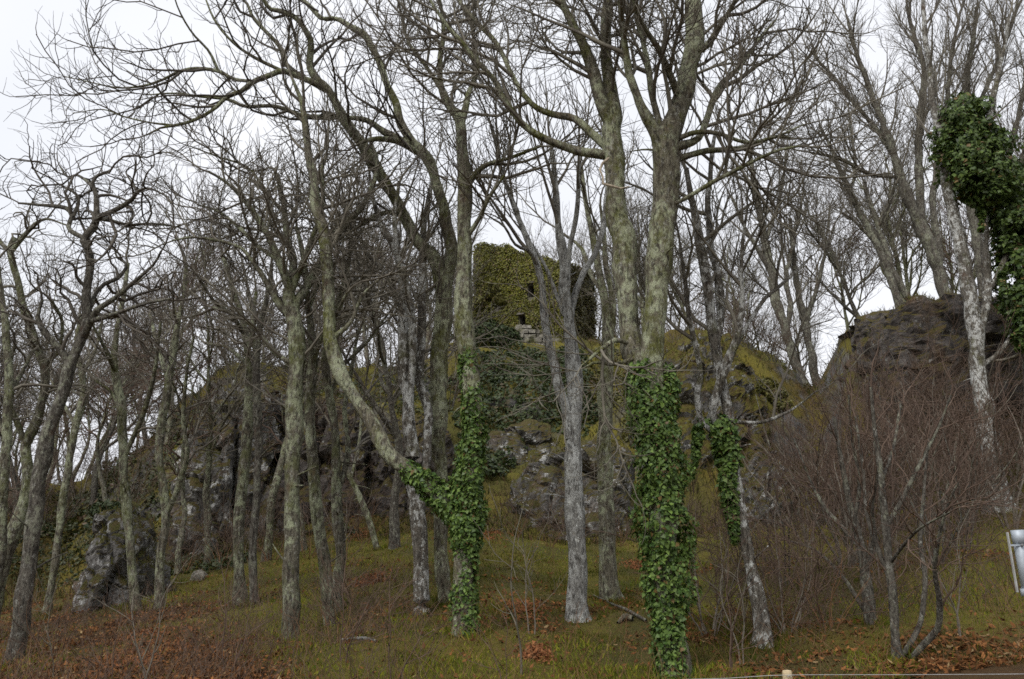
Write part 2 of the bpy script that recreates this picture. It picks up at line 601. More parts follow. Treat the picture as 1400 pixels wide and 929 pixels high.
def tubes(P, R, sides):
    """P (n,K,3), R (n,K) -> verts, quads"""
    n, K = R.shape
    T = np.empty_like(P)
    T[:, 1:-1] = P[:, 2:] - P[:, :-2]
    T[:, 0] = P[:, 1] - P[:, 0]
    T[:, -1] = P[:, -1] - P[:, -2]
    T = norm(T)
    ref = np.where(np.abs(T[:, :1, 2:3]) > 0.8, np.array([1.0, 0.15, 0]), np.array([0, 0.1, 1.0]))
    ref = np.broadcast_to(ref, T.shape)
    A = norm(np.cross(T, ref))
    B = np.cross(T, A)
    th = np.arange(sides) / sides * 2 * np.pi
    V = P[:, :, None, :] + R[:, :, None, None] * (np.cos(th)[None, None, :, None] * A[:, :, None, :] + np.sin(th)[None, None, :, None] * B[:, :, None, :])
    base = np.arange(n * K * sides).reshape(n, K, sides)
    nxt = np.roll(base, -1, axis=2)
    F = np.stack([base[:, :-1], nxt[:, :-1], nxt[:, 1:], base[:, 1:]], -1).reshape(-1, 4)
    return V.reshape(-1, 3), F


def join(parts):
    vs_, fs_, o = [], [], 0
    for v, f in parts:
        vs_.append(v)
        fs_.append(f + o)
        o += len(v)
    return np.concatenate(vs_), fs_


def sprout(P, R, L, per_m, length, angle, K, r0, r1, wander=0.16, up=0.10, t0=0.15, taper_len=0.45, rng=RNG, out=None, maxn=99):
    """children of a level, vectorised: P (n,K,3), R (n,K), L (n,) -> same for the children"""
    n = len(P)
    cnt = np.minimum(np.maximum(np.round(L * per_m + rng.random(n) - 0.5), 1).astype(int), maxn)
    par = np.repeat(np.arange(n), cnt)
    first = np.repeat(np.cumsum(cnt) - cnt, cnt)
    k = np.arange(len(par)) - first
    t = t0 + (1 - t0) * (k + rng.random(len(par))) / cnt[par]
    last = k == cnt[par] - 1
    t = np.where(last, 0.985, t).clip(0, 0.985)
    m = P.shape[1] - 1
    i = np.minimum((t * m).astype(int), m - 1)
    u = (t * m - i)[:, None]
    S = P[par, i] * (1 - u) + P[par, i + 1] * u
    rp = R[par, i] * (1 - u[:, 0]) + R[par, i + 1] * u[:, 0]
    T = norm(P[par, i + 1] - P[par, i])
    rnd = rng.normal(size=(len(par), 3))
    rnd = rnd - (rnd * T).sum(-1, keepdims=True) * T
    Q = norm(rnd)
    ang = np.radians(rng.uniform(angle[0], angle[1], len(par)))
    ang = np.where(last, ang * 0.3, ang)[:, None]
    d = norm(np.cos(ang) * T + np.sin(ang) * Q)
    ln = length * rng.uniform(0.55, 1.35, len(par)) * (1 - taper_len * t)
    step = (ln / (K - 1))[:, None]
    pts = [S]
    for j in range(K - 1):
        pts.append(pts[-1] + d * step)
        d = d + wander * rng.normal(size=d.shape) + np.array([0, 0, up])
        if out is not None:
            d = d + out
        d = norm(d)
    CPn = np.stack(pts, 1)
    rs = np.minimum(np.minimum(r0 * rng.uniform(0.7, 1.2, len(par)), 0.8 * rp), 1.0)
    re = np.minimum(r1, rs)
    f = np.linspace(0, 1, K)[None, :]
    CR = rs[:, None] * (1 - f) + re[:, None] * f
    return CPn, CR, ln


KINDS = {
    #            level: per_m, length, angle, K, r0, r1, wander, up, t0
    'sycamore': [(2.2, 2.0, (28, 62), 7, 0.034, 0.010, 0.17, 0.10, 0.30), (4.0, 0.95, (25, 60), 5, 0.013, 0.006, 0.17, 0.10, 0.12), (4.6, 0.50, (25, 55), 4, 0.007, 0.0038, 0.16, 0.12, 0.15), (5.0, 0.24, (22, 50), 3, 0.0045, 0.0028, 0.14, 0.14, 0.2)],
    'ash': [(1.9, 1.9, (30, 65), 7, 0.030, 0.009, 0.20, 0.12, 0.25), (3.8, 0.85, (30, 65), 5, 0.012, 0.006, 0.20, 0.16, 0.12), (4.6, 0.42, (30, 60), 4, 0.007, 0.004, 0.18, 0.18, 0.15), (4.0, 0.20, (25, 50), 3, 0.0045, 0.003, 0.12, 0.16, 0.3)],
    'oak': [(1.7, 1.5, (35, 75), 8, 0.034, 0.010, 0.36, 0.05, 0.15), (3.6, 0.75, (35, 75), 6, 0.013, 0.006, 0.34, 0.05, 0.10), (5.0, 0.38, (35, 70), 4, 0.007, 0.004, 0.30, 0.04, 0.15), (5.0, 0.18, (30, 60), 3, 0.0046, 0.003, 0.2, 0.05, 0.2)],
    'beech': [(1.9, 3.0, (14, 38), 8, 0.045, 0.014, 0.10, 0.10, 0.25), (2.6, 1.5, (16, 42), 6, 0.018, 0.008, 0.12, 0.10, 0.12), (3.2, 0.75, (20, 48), 4, 0.0095, 0.006, 0.13, 0.10, 0.12), (3.4, 0.36, (20, 50), 3, 0.007, 0.005, 0.12, 0.08, 0.2)],
    'bushy': [(2.2, 1.7, (35, 75), 7, 0.030, 0.009, 0.22, 0.04, 0.10), (4.2, 0.85, (30, 65), 5, 0.012, 0.006, 0.20, 0.06, 0.08), (5.4, 0.42, (30, 60), 4, 0.007, 0.004, 0.18, 0.06, 0.12), (4.0, 0.20, (25, 50), 3, 0.0045, 0.003, 0.12, 0.06, 0.3)],
}


def crown_mesh(name, L0, kind, base, rng, thin=1.0, scale=1.0, upto=4, out=None):
    """L0: list of (P (K,3), R (K,), t0) traced polylines"""
    parts = []
    P = np.stack([resample(np.c_[p, r], 16) for p, r, _ in L0])
    R, P = P[..., 3], P[..., :3]
    L = np.linalg.norm(np.diff(P, axis=1), axis=2).sum(1)
    st = np.array([t for _, _, t in L0])
    # cut off the bare foot of each polyline
    for i in range(len(P)):
        if st[i] > 0:
            q = resample(np.c_[P[i], R[i]], 60)[int(st[i] * 59):]
            q = resample(q, 16)
            P[i], R[i] = q[:, :3], q[:, 3]
            L[i] *= 1 - st[i]
    for lv, (pm, ln, ang, K, r0, r1, wa, up, t0) in enumerate(KINDS[kind][:upto]):
        if lv == 0:
            P, R, L = sprout(P, R, L, pm * thin, ln * scale, ang, K, r0 * scale, r1 * scale, wa, up, 0.06, 0.3, rng, out)
        else:
            P, R, L = sprout(P, R, L, pm * (thin if lv == 1 else 1) / scale, ln * scale, ang, K, r0 * scale, r1 * scale, wa, up, t0, 0.45, rng, out if lv < 2 else None)
        parts.append(tubes(P, R, (6, 4, 3, 3)[lv]))
    v, f = join(parts)
    return mesh_np(name, v - base, f)


def poly3(pts, Y, dY=0.0, bow=0.0, wide=1.0):
    """traced (x, y, width px) polyline to world points and radii; the limb runs dY metres deeper towards its tip"""
    a = np.asarray(pts, float)
    s = np.r_[0, np.cumsum(np.hypot(np.diff(a[:, 0]), np.diff(a[:, 1])))]
    s = s / s[-1]
    D = Y + dY * s + bow * np.sin(s * np.pi)
    P = at(a[:, 0], a[:, 1], D)
    R = a[:, 2] / FPX * wide * (D * CP + (P[:, 2] - EYE) * SP) * 0.415
    return np.c_[P, R]


def knobbly(q, amp, seed):
    """uneven girth and small crooks"""
    q = q.copy()
    s = np.r_[0, np.cumsum(np.linalg.norm(np.diff(q[:, :3], axis=0), axis=1))]
    nz = np.stack([vnoise(np.stack([s * 2.2, 0 * s + seed * 3.1 + c, 0 * s], -1), 5) for c in range(4)], -1)
    q[:, :3] += nz[:, :3] * q[:, 3:4] * amp
    q[:, 3] *= 1 + 0.16 * nz[:, 3]
    return q


def tube_obj(name, q, sides, mat, parent, base, flare=False):
    P, R = q[None, :, :3], q[None, :, 3]
    v, f = tubes(P, R, sides)
    if sides >= 8:                                         # bark plates and buttresses
        K = len(q)
        c = np.repeat(q[:, :3], sides, 0)
        rr = np.repeat(q[:, 3], sides)
        d = norm(v - c)
        w = 0.10 * fbm(v * np.array([3.5, 3.5, 1.4]) / max(rr.max() * 2.2, 0.12), 3, 3)
        v = v + d * (rr * w)[:, None]
    return add(name, mesh_np(name, v - base, [f]), mat, parent)


TREES = {}


def tree(key, name, label, trunk, limbs, Y, mat, kind='sycamore', twig=M_twig, dY=0.0, thin=1.0, scale=1.0, upto=4, t0=0.5, limb_t0=0.15, group=None, seed=None, root_ground=True, flare=1.1, cat='tree', out=None, jit=0.45, wide=1.0):
    rng = np.random.default_rng(sum(ord(c) * (i + 3) for i, c in enumerate(key)) if seed is None else seed)
    q = poly3(trunk, Y, dY, wide=wide)
    foot = q[0].copy()
    if root_ground:
        zg = float(tz(foot[0], foot[1]))
        if foot[2] > zg - 0.15:
            extra = foot.copy()
            extra[2] = zg - 0.2
            extra[0] += (q[0, 0] - q[1, 0]) * 0.3
            extra[3] *= flare
            q = np.vstack([extra, q])
        else:
            q[0, 2] = max(q[0, 2], zg - 0.4)
    foot = q[0].copy()
    base = np.array([foot[0], foot[1], foot[2]])
    r = root(name, base, label, cat, group)
    seg = lambda q_, d: max(8, int(np.linalg.norm(np.diff(q_[:, :3], axis=0), axis=1).sum() / d))
    qt = knobbly(resample(q, seg(q, 0.13)), 0.26, rng.integers(99))
    qt[:, 3] *= 1 + 0.55 * np.exp(-np.maximum(qt[:, 2] - qt[0, 2] - 0.12, 0) / 0.22)
    tube_obj("trunk", qt, 14, mat, r, base)
    L0 = [(qt[:, :3], qt[:, 3], t0)]
    made = [qt]
    for _ in range(0 if cat != 'tree' or Y > 30 else 4):   # dead stubs and snags
        i = int(rng.integers(len(qt) // 6, int(len(qt) * 0.7)))
        a_ = rng.random() * 6.283
        d_ = norm(np.array([math.cos(a_), math.sin(a_), rng.uniform(-0.2, 0.7)]))
        ln_ = rng.uniform(0.12, 0.55) + qt[i, 3]
        p_ = qt[i, :3]
        e_ = np.r_[p_ + d_ * ln_ + rng.normal(size=3) * 0.04, rng.uniform(0.004, 0.010)]
        mid_ = np.r_[p_ + d_ * ln_ * 0.6, rng.uniform(0.009, 0.016)]
        tube_obj("stub", resample(np.array([np.r_[p_, 0.022], mid_, e_]), 7), 6, mat, r, base)
    for li, lm in enumerate(limbs):
        if isinstance(lm, dict):
            pts, d, m2, lt = lm['p'], lm.get('dY', 0.0), lm.get('mat', mat), lm.get('t0', limb_t0)
            nm, start, bow = lm.get('name', 'limb'), lm.get('Y'), lm.get('bow', 0.0)
        else:
            pts, d, m2, lt, nm, start, bow = lm, rng.uniform(-1.6, 1.6) * jit * 2, mat, limb_t0, 'limb', None, 0.0
        # the limb starts at the depth of the wood it springs from
        if start is None:
            p0 = np.array(pts[0][:2], float)
            best = None
            for qq in made:
                u, v = pix(qq[:, :3])
                dd = np.hypot(u - p0[0], v - p0[1])
                i = int(dd.argmin())
                if best is None or dd[i] < best[0]:
                    best = (dd[i], qq[i, 1])
            start = best[1]
        ql = poly3(pts, start, d, bow, wide)
        ql = knobbly(resample(ql, seg(ql, 0.13)), 0.35, rng.integers(99))
        tube_obj(nm, ql, 9, m2, r, base)
        made.append(ql)
        if nm == 'limb':
            L0.append((ql[:, :3], ql[:, 3], lt))
    if upto:
        add("crown", crown_mesh("crown", L0, kind, base, rng, thin, scale, upto, out), twig, r)
    TREES[key] = (r, base, made)
    return r


def ivy_tube(parent, base, paths, leaf=0.085, density=1.0, Y=None, colours=((0.034, 0.074, 0.014), (0.145, 0.215, 0.046)), fuzz=0.28, seed=1, extra=(0.13, 0.085, 0.03), share=0.04, wide=1.05, gap=0.12):
    """climbing leaves round traced (x, y, width) paths"""
    rng = np.random.default_rng(seed)
    Ps, Ns = [], []
    for pts, Y0, dY in paths:
        q = resample(poly3(pts, Y0, dY, wide=wide), 80)
        seglen = np.linalg.norm(np.diff(q[:, :3], axis=0), axis=1)
        area = (seglen * (q[:-1, 3] + q[1:, 3]) * np.pi)
        n = int(area.sum() / (leaf * leaf * 0.55) * 3.4 * density)
        i = rng.choice(len(area), n, p=area / area.sum())
        u = rng.random(n)[:, None]
        c = q[i] * (1 - u) + q[i + 1] * u
        T = norm(q[i + 1, :3] - q[i, :3])
        ref = np.where(np.abs(T[:, 2:3]) > 0.8, np.array([1.0, 0.1, 0]), np.array([0, 0.1, 1.0]))
        A = norm(np.cross(T, ref))
        B = np.cross(T, A)
        th = rng.random(n) * 2 * np.pi
        d = np.cos(th)[:, None] * A + np.sin(th)[:, None] * B
        S = c[:, :3] + d * c[:, 3:4]
        lump = 1 + fuzz * fbm(S * 2.6, 3, 61) + 0.08 * rng.normal(size=n)
        rr = c[:, 3] * lump * (1 - 0.45 * rng.random(n) ** 2)
        rr = np.maximum(rr, 0.02)
        keep = (fbm(S * 1.7, 3, seed + 5) + 0.75 * np.minimum(u[:, 0] * 0 + i / 3.0, 1) + 0.35 * rng.random(n)) > gap
        c, d, rr = c[keep], d[keep], rr[keep]
        n = len(rr)
        Ps.append(c[:, :3] + d * rr[:, None])
        Ns.append(d + 0.55 * rng.normal(size=(n, 3)) + np.array([0, 0, 0.45]))
    P, Nn = np.concatenate(Ps), np.concatenate(Ns)
    size = leaf * rng.uniform(0.45, 1.4, len(P))
    t = tints(len(P), *colours, 0.35, extra, share, rng)
    o = add("ivy", leaf_mesh("ivy", P - base, Nn, size, t, IVY5, 0.9, 0.2, rng), M_ivy, parent)
    o["kind"] = "stuff"
    return o


# ------------------------------------------------------------------ rock outcrops
def rock(name, label, levels, Y, depth, lean, mat, amp=0.35, fs=0.8, seed=1, box=3.2, cat='rock', nth=150, nv=96, sink=1.0, dome=0.18, layers=0.0, tuft=55, tuft_bias=-0.15):
    a = np.asarray(levels, float)                          # (y px, x left, x right) from the foot upwards
    L, Rr = at(a[:, 1], a[:, 0], Y), at(a[:, 2], a[:, 0], Y)
    z = L[:, 2]
    prof = np.c_[(L[:, 0] + Rr[:, 0]) / 2, z, (Rr[:, 0] - L[:, 0]) / 2]
    prof = np.vstack([[prof[0, 0], prof[0, 1] - sink, prof[0, 2] * 1.05], prof])
    zz = np.linspace(prof[0, 1], prof[-1, 1], nv)
    cx, hx = np.interp(zz, prof[:, 1], prof[:, 0]), np.interp(zz, prof[:, 1], prof[:, 2])
    tt = (zz - zz[0]) / (zz[-1] - zz[0])
    close = np.clip((1 - tt) / dome, 0, 1)
    close = np.sqrt(1 - (1 - close) ** 2)
    hx = hx - np.minimum(0.75 * hx, 1.5) * (1 - close)
    hy = depth - min(0.7 * depth, 1.5) * (1 - close)
    th = np.arange(nth) / nth * 2 * np.pi
    c, s = np.cos(th), np.sin(th)
    rad = (np.abs(c) ** box + np.abs(s) ** box) ** (-1 / box)
    cy = Y + depth + lean * (zz - zz[0])
    V = np.stack([cx[:, None] + hx[:, None] * (rad * c)[None], cy[:, None] + hy[:, None] * (rad * s)[None], np.repeat(zz[:, None], nth, 1)], -1)
    D = np.stack([np.broadcast_to(c, (nv, nth)), np.broadcast_to(s, (nv, nth)), 0.25 + 0 * V[..., 0]], -1)
    f1, e1 = facets(V * np.array([fs, fs, fs * 0.55]), seed)
    f2, e2 = facets(V * fs * 2.7, seed + 20)
    h = amp * (f1 - 0.35) + amp * 0.33 * f2 - amp * 0.5 * np.exp(-(e1 / 0.07) ** 2) - amp * 0.14 * np.exp(-(e2 / 0.09) ** 2) + amp * 0.30 * fbm(V * 2.2, 4, seed + 40)
    if layers:
        h = h + layers * np.abs(((V[..., 2] * 2.3 + 0.6 * vnoise(V * 0.7, seed + 7)) % 1) - 0.5)
    h = h * np.minimum(1, 0.35 + close)[:, None]
    V = V + norm(D) * h[..., None]
    V[..., 2] += 0.35 * amp * fbm(V * 1.3, 3, seed + 60)
    top = V[-1].mean(0) + np.array([0, 0, 0.10 * amp])
    base = np.array([prof[0, 0], Y + depth, zz[0]])
    verts = np.vstack([V.reshape(-1, 3), top[None]]) - base
    i = np.arange(nv * nth).reshape(nv, nth)
    nx_ = np.roll(i, -1, 1)
    F = np.stack([i[:-1], nx_[:-1], nx_[1:], i[1:]], -1).reshape(-1, 4)
    cap = np.stack([i[-1], nx_[-1], np.full(nth, nv * nth)], -1)
    o = add(name, mesh_np(name, verts, [F, cap], False), mat, None, tuple(base))
    if tuft:
        W = verts[:-1].reshape(nv, nth, 3)
        e1_, e2_ = W[1:, :-1] - W[:-1, :-1], W[:-1, 1:] - W[:-1, :-1]
        cr = np.cross(e2_, e1_)
        ar = np.linalg.norm(cr, axis=-1)
        nn = cr / np.maximum(ar, 1e-9)[..., None]
        wgt = ar * np.clip(nn[..., 2] + 0.9 * fbm((W[:-1, :-1] + base) * 0.7, 3, seed + 80) + tuft_bias, 0, 1.2) ** 2
        rng = np.random.default_rng(seed)
        n = int(min(wgt.sum() * tuft, 12000))
        k = rng.choice(wgt.size, n, p=(wgt / wgt.sum()).ravel())
        ii, jj = k // wgt.shape[1], k % wgt.shape[1]
        P = W[ii, jj] + e1_[ii, jj] * rng.random((n, 1)) + e2_[ii, jj] * rng.random((n, 1))
        me = blade_mesh("moss_tufts", P, nn[ii, jj] * 0.5 + np.array([0, 0, 0.6]), rng.uniform(0.06, 0.24, n), rng.uniform(0.012, 0.03, n), tints(n, (0.062, 0.066, 0.014), (0.145, 0.130, 0.028), 0.3, (0.13, 0.08, 0.04), 0.22, rng), rng)
        add("moss_tufts", me, M_grass, o)["kind"] = "stuff"
    return tag(o, label, cat)


rock("boulder", "mossy grey boulder at the foot of the left slope", [(838, 85, 192), (800, 90, 188), (760, 98, 184), (720, 102, 176), (685, 122, 168)], 20.5, 0.9, 0.05, M_rock_pale, 0.30, 1.1, 3, 2.6, 'boulder', dome=0.30, nth=110, nv=80)
rock("crag", "tall dark crag with rounded grassy crown behind the left trees", [(790, 205, 360), (720, 212, 362), (640, 215, 358), (570, 222, 352), (520, 240, 350), (488, 262, 342)], 27.5, 3.2, 0.18, M_rock, 0.60, 0.55, 8, 2.8, 'crag', dome=0.3)
rock("crag", "dark rock face behind the slender trunks left of the ivy forked tree", [(775, 345, 505), (700, 350, 508), (620, 355, 500), (560, 360, 490), (512, 380, 470)], 28.5, 3.0, 0.25, M_rock_dark, 0.60, 0.6, 15, 3, 'crag', dome=0.25, nth=130, nv=90)
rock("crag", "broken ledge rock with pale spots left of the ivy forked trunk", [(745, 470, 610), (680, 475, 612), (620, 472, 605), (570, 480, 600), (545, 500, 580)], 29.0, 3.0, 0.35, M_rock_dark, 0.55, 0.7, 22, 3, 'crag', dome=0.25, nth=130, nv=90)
rock("crag", "big pale slab of lichened rock behind the white trunk", [(775, 700, 880), (720, 690, 884), (660, 700, 886), (610, 735, 884), (575, 775, 878)], 27.0, 2.6, 0.45, M_rock, 0.45, 0.6, 31, 2.6, 'crag', dome=0.22)
rock("rock_ledge", "small pale outcrop poking out of the ivy below the tower", [(615, 668, 770), (590, 672, 765), (565, 690, 755)], 35.0, 1.2, 0.4, M_rock, 0.35, 0.9, 37, 2.6, 'rock', dome=0.4, nth=90, nv=60)
rock("rock_pinnacle", "mossy pinnacle of rock right of the large ivy trunk", [(760, 905, 1105), (690, 900, 1102), (620, 895, 1098), (560, 895, 1092), (500, 905, 1082), (465, 915, 1062), (440, 930, 1040), (418, 960, 1010)], 31.0, 3.4, 0.22, M_rock_moss, 0.60, 0.55, 43, 2.6, 'crag', dome=0.30, tuft=130, tuft_bias=0.25)
rock("rock_ledge", "pale grey rock foot beside the thin white trunk of the small ivy tree", [(740, 1020, 1110), (690, 1026, 1105), (640, 1040, 1098), (605, 1055, 1085)], 27.0, 1.2, 0.2, M_rock, 0.35, 0.9, 47, 2.6, 'rock', dome=0.35, nth=90, nv=60)
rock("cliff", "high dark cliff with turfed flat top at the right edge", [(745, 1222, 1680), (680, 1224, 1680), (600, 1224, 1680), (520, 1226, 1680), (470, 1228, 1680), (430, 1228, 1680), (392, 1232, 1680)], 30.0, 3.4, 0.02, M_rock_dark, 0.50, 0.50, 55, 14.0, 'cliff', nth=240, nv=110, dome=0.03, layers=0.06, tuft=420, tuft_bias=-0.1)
rock("stone", "pale stone lying in the grass left of the slender trunks", [(798, 260, 281), (788, 262, 280), (780, 265, 276)], cast(270, 795) or 22.0, 0.18, 0.0, M_ashlar, 0.08, 3.0, 61, 2.4, 'stone', 40, 24, 0.15, 0.4)


# ------------------------------------------------------------------ the ruined tower
def slab_wall(name, parent, W, H, th, origin, xdir, tops, holes, mat, seed, cell=0.17, rough=0.05):
    """a thick wall with ragged top and real openings; local u along xdir, w up, thickness inwards"""
    nu, nw = int(round(W / cell)), int(round(H / cell))
    uc, wc = (np.arange(nu) + 0.5) * W / nu, (np.arange(nw) + 0.5) * H / nw
    top = np.interp(uc, tops[0], tops[1]) + 0.22 * vnoise(np.stack([uc * 1.4, 0 * uc + seed, 0 * uc], -1), 5)
    keep = wc[:, None] < top[None, :]
    for (u0, u1, w0, w1) in holes:
        keep &= ~((uc[None] > u0) & (uc[None] < u1) & (wc[:, None] > w0) & (wc[:, None] < w1))
    xd = np.array([xdir[0], xdir[1], 0.0])
    nd = np.array([xdir[1], -xdir[0], 0.0])                # outward
    U, Wg = np.meshgrid(np.linspace(0, W, nu + 1), np.linspace(0, H, nw + 1))
    row = np.floor(Wg / 0.30)
    su = np.floor(U / 0.45 + 0.5 * (row % 2) + 0.3 * hsh(row.astype(int), row.astype(int), row.astype(int), 3))
    rel = rough * (hsh(su.astype(int) + 50, row.astype(int) + 50, row.astype(int) * 0, seed) - 0.5) * 2 + 0.04 * vnoise(np.stack([U * 2, Wg * 2, 0 * U], -1), seed)
    F0 = np.asarray(origin) + U[..., None] * xd + Wg[..., None] * np.array([0, 0, 1.0]) + nd * rel[..., None]
    B0 = np.asarray(origin) + U[..., None] * xd + Wg[..., None] * np.array([0, 0, 1.0]) - nd * th
    nvv = (nu + 1) * (nw + 1)
    V = np.vstack([F0.reshape(-1, 3), B0.reshape(-1, 3)])
    vid = lambda i, j: i * (nu + 1) + j
    faces = []
    for i in range(nw):
        for j in range(nu):
            if not keep[i, j]:
                continue
            a, b, c, d = vid(i, j), vid(i, j + 1), vid(i + 1, j + 1), vid(i + 1, j)
            faces.append((a, b, c, d))
            faces.append((d + nvv, c + nvv, b + nvv, a + nvv))
            for (p, q, ii, jj) in ((a, b, i - 1, j), (b, c, i, j + 1), (c, d, i + 1, j), (d, a, i, j - 1)):
                if not (0 <= ii < nw and 0 <= jj < nu and keep[ii, jj]):
                    faces.append((q, p, p + nvv, q + nvv))
    return add(name, mesh_np(name, V, [np.array(faces)], False), mat, parent), top, (uc, xd, nd, np.asarray(origin))


def stone_block(name, parent, c, sx, sy, sz, rot, mat, rng):
    v = np.array([(x, y, z) for x in (-1, 1) for y in (-1, 1) for z in (-1, 1)], float) * 0.5
    v = v * (1 + 0.16 * rng.normal(size=v.shape)) * np.array([sx, sy, sz])
    ca, sa = math.cos(rot), math.sin(rot)
    v = np.stack([v[:, 0] * ca - v[:, 1] * sa, v[:, 0] * sa + v[:, 1] * ca, v[:, 2]], -1) + np.asarray(c)
    f = np.array([(0, 1, 3, 2), (4, 6, 7, 5), (0, 4, 5, 1), (2, 3, 7, 6), (0, 2, 6, 4), (1, 5, 7, 3)])
    return add(name, mesh_np(name, v, [f], False), mat, parent)


TY = 57.0
corner = at(772, 480, TY)
PH = math.radians(28)
LX = (math.cos(PH), -math.sin(PH))                         # along the left face, towards the near corner
RX = (math.sin(PH), math.cos(PH))                          # along the right face, away from the camera
pl = at(646, 480, TY + 2.4)
LW = (corner[0] - pl[0]) / LX[0]
zb_ = corner[2] - 2.2
ztop = lambda px, py, Y: float(at(px, py, Y)[2] - zb_)
oL = np.array([corner[0] - LX[0] * LW, corner[1] - LX[1] * LW, zb_])
oR = np.array([corner[0], corner[1], zb_])
tower = root("ruined_tower", (corner[0], corner[1] + 3, zb_), "ruined square stone tower under green ivy on top of the crag", "tower")
tb = np.array(tower.location)
HL = 13.0


def loc_u(px, py):
    """where a pixel lands on the left face: distance along it and height"""
    dxy = at(px, py, 1.0)
    k = dxy[0]
    # ray x = k*y ; face points (oL + u*LX)
    u = (k * oL[1] - oL[0]) / (LX[0] - k * LX[1])
    y = oL[1] + u * LX[1]
    return u, float(at(px, py, y)[2] - zb_)


tops_px = [(646, 341), (655, 335), (672, 333), (690, 336), (705, 343), (722, 349), (735, 352), (752, 354), (772, 356)]
tl = np.array([loc_u(*p) for p in tops_px])
w_up, w_lo = loc_u(727, 397), loc_u(714, 439)
holes = [(w_up[0] - 0.28, w_up[0] + 0.28, w_up[1] - 0.5, w_up[1] + 0.42), (w_lo[0] - 0.27, w_lo[0] + 0.27, w_lo[1] - 0.42, w_lo[1] + 0.38)]
rel0 = lambda o: o - tb
wallL, topL, frL = slab_wall("front_wall", tower, LW, HL, 1.1, rel0(oL), LX, (tl[:, 0], tl[:, 1]), holes, M_masonry, 4)
RW = 5.2
hr = ztop(772, 356, TY)
tr_u = np.array([0, 0.6, 1.2, 2.5, 3.6, 4.8, 6.4])
tr_h = hr + np.array([0, 0.0, 0.3, 0.35, 0.5, 0.65, 0.4])
wallR, topR, frR = slab_wall("side_wall", tower, RW, HL, 0.45, rel0(oR) + np.array([RX[0], RX[1], 0]) * 0.12, RX, (tr_u, tr_h), [], M_masonry, 5)
oB = oR + np.array([RX[0] * RW, RX[1] * RW, 0])
wallB, topB, frB = slab_wall("rear_wall", tower, LW, HL, 1.3, rel0(oB), (-LX[0], -LX[1]), (np.array([0, LW]), np.array([hr - 0.6, hr - 1.2])), [], M_masonry, 6)
oC = oL + np.array([RX[0] * RW, RX[1] * RW, 0])
wallC, topC, frC = slab_wall("side_wall", tower, RW - 0.12, HL, 0.6, rel0(oC), (-RX[0], -RX[1]), (np.array([0, RW]), np.array([hr - 0.8, tl[0, 1] - 0.2])), [], M_masonry, 7)
rg = np.random.default_rng(3)
ang = math.atan2(LX[1], LX[0])
for (u0, u1, w0, w1) in holes:                             # sill and lintel stones of the two openings
    for nm, w, s in ((("sill", w0 - 0.10, 1.1),) if w0 < 5 else ()) + (("lintel", w1 + 0.08, 0.7),):
        p = oL + np.array([LX[0], LX[1], 0]) * (u0 + u1) / 2 + np.array([0, 0, w])
        p = p + np.array([LX[1], -LX[0], 0]) * 0.02
        stone_block(nm, tower, rel0(p), (u1 - u0) * 1.5 * s, 0.5, 0.2 if nm == 'sill' else 0.14, ang, M_ashlar if nm == 'sill' else M_masonry, rg)
fl = bpy.data.meshes.new("light_block_slab")                          # unseen slab added to block sky light so the openings look dark
fc = [rel0(oL + np.array([LX[0], LX[1], 0]) * a_ + np.array([RX[0], RX[1], 0]) * b_) for a_, b_ in ((0.3, 0.7), (LW - 0.25, 0.7), (LW - 0.25, RW - 0.7), (0.3, RW - 0.7))]
vz = [max(w_up[1] + 1.0, 0)] * 4
fv = np.array([[c[0], c[1], c[2] + h] for c, h in zip(fc, vz)] + [[c[0], c[1], c[2] + h + 0.4] for c, h in zip(fc, vz)])
fl = mesh_np("light_block_slab", fv, [np.array([(3, 2, 1, 0), (4, 5, 6, 7), (0, 1, 5, 4), (1, 2, 6, 5), (2, 3, 7, 6), (3, 0, 4, 7)])], False)
add("light_block_slab", fl, M_masonry, tower)


def wall_ivy(fr, top, W, n, leaf, cols, seed, holes=(), bare=0.35):
    rng = np.random.default_rng(seed)
    uc, xd, nd, org = fr
    u = rng.random(n) * W
    w = rng.random(n) * HL
    tp = np.interp(u, uc, top)
    ok = w < tp + 0.12
    for (u0, u1, w0, w1) in holes:
        ok &= ~((u > u0 - 0.02) & (u < u1 + 0.02) & (w > w0 - 0.25) & (w < w1 + 0.02))
    P = org + u[:, None] * xd + w[:, None] * np.array([0, 0, 1.0])
    nz = fbm(np.stack([u * 0.7, w * 0.7, 0 * u + seed], -1), 3, seed)
    ok &= (nz + 0.6 * rng.random(n)) > -bare
    out = 0.08 + 0.22 * np.clip(0.5 + 0.7 * fbm(P * 1.1, 3, seed + 9), 0, 1.3)
    P = P + nd * (out * rng.random(n) ** 0.5)[:, None]
    P, nz = P[ok], nz[ok]
    Nn = nd + 0.6 * rng.normal(size=P.shape) + np.array([0, 0, 0.5])
    t = tints(len(P), cols[0], cols[1], 0.3, cols[2], 0.10, rng)
    t = t * (1 + 0.25 * nz[:, None])
    return P, Nn, leaf * rng.uniform(0.6, 1.3, len(P)), np.clip(t, 0.005, 1)


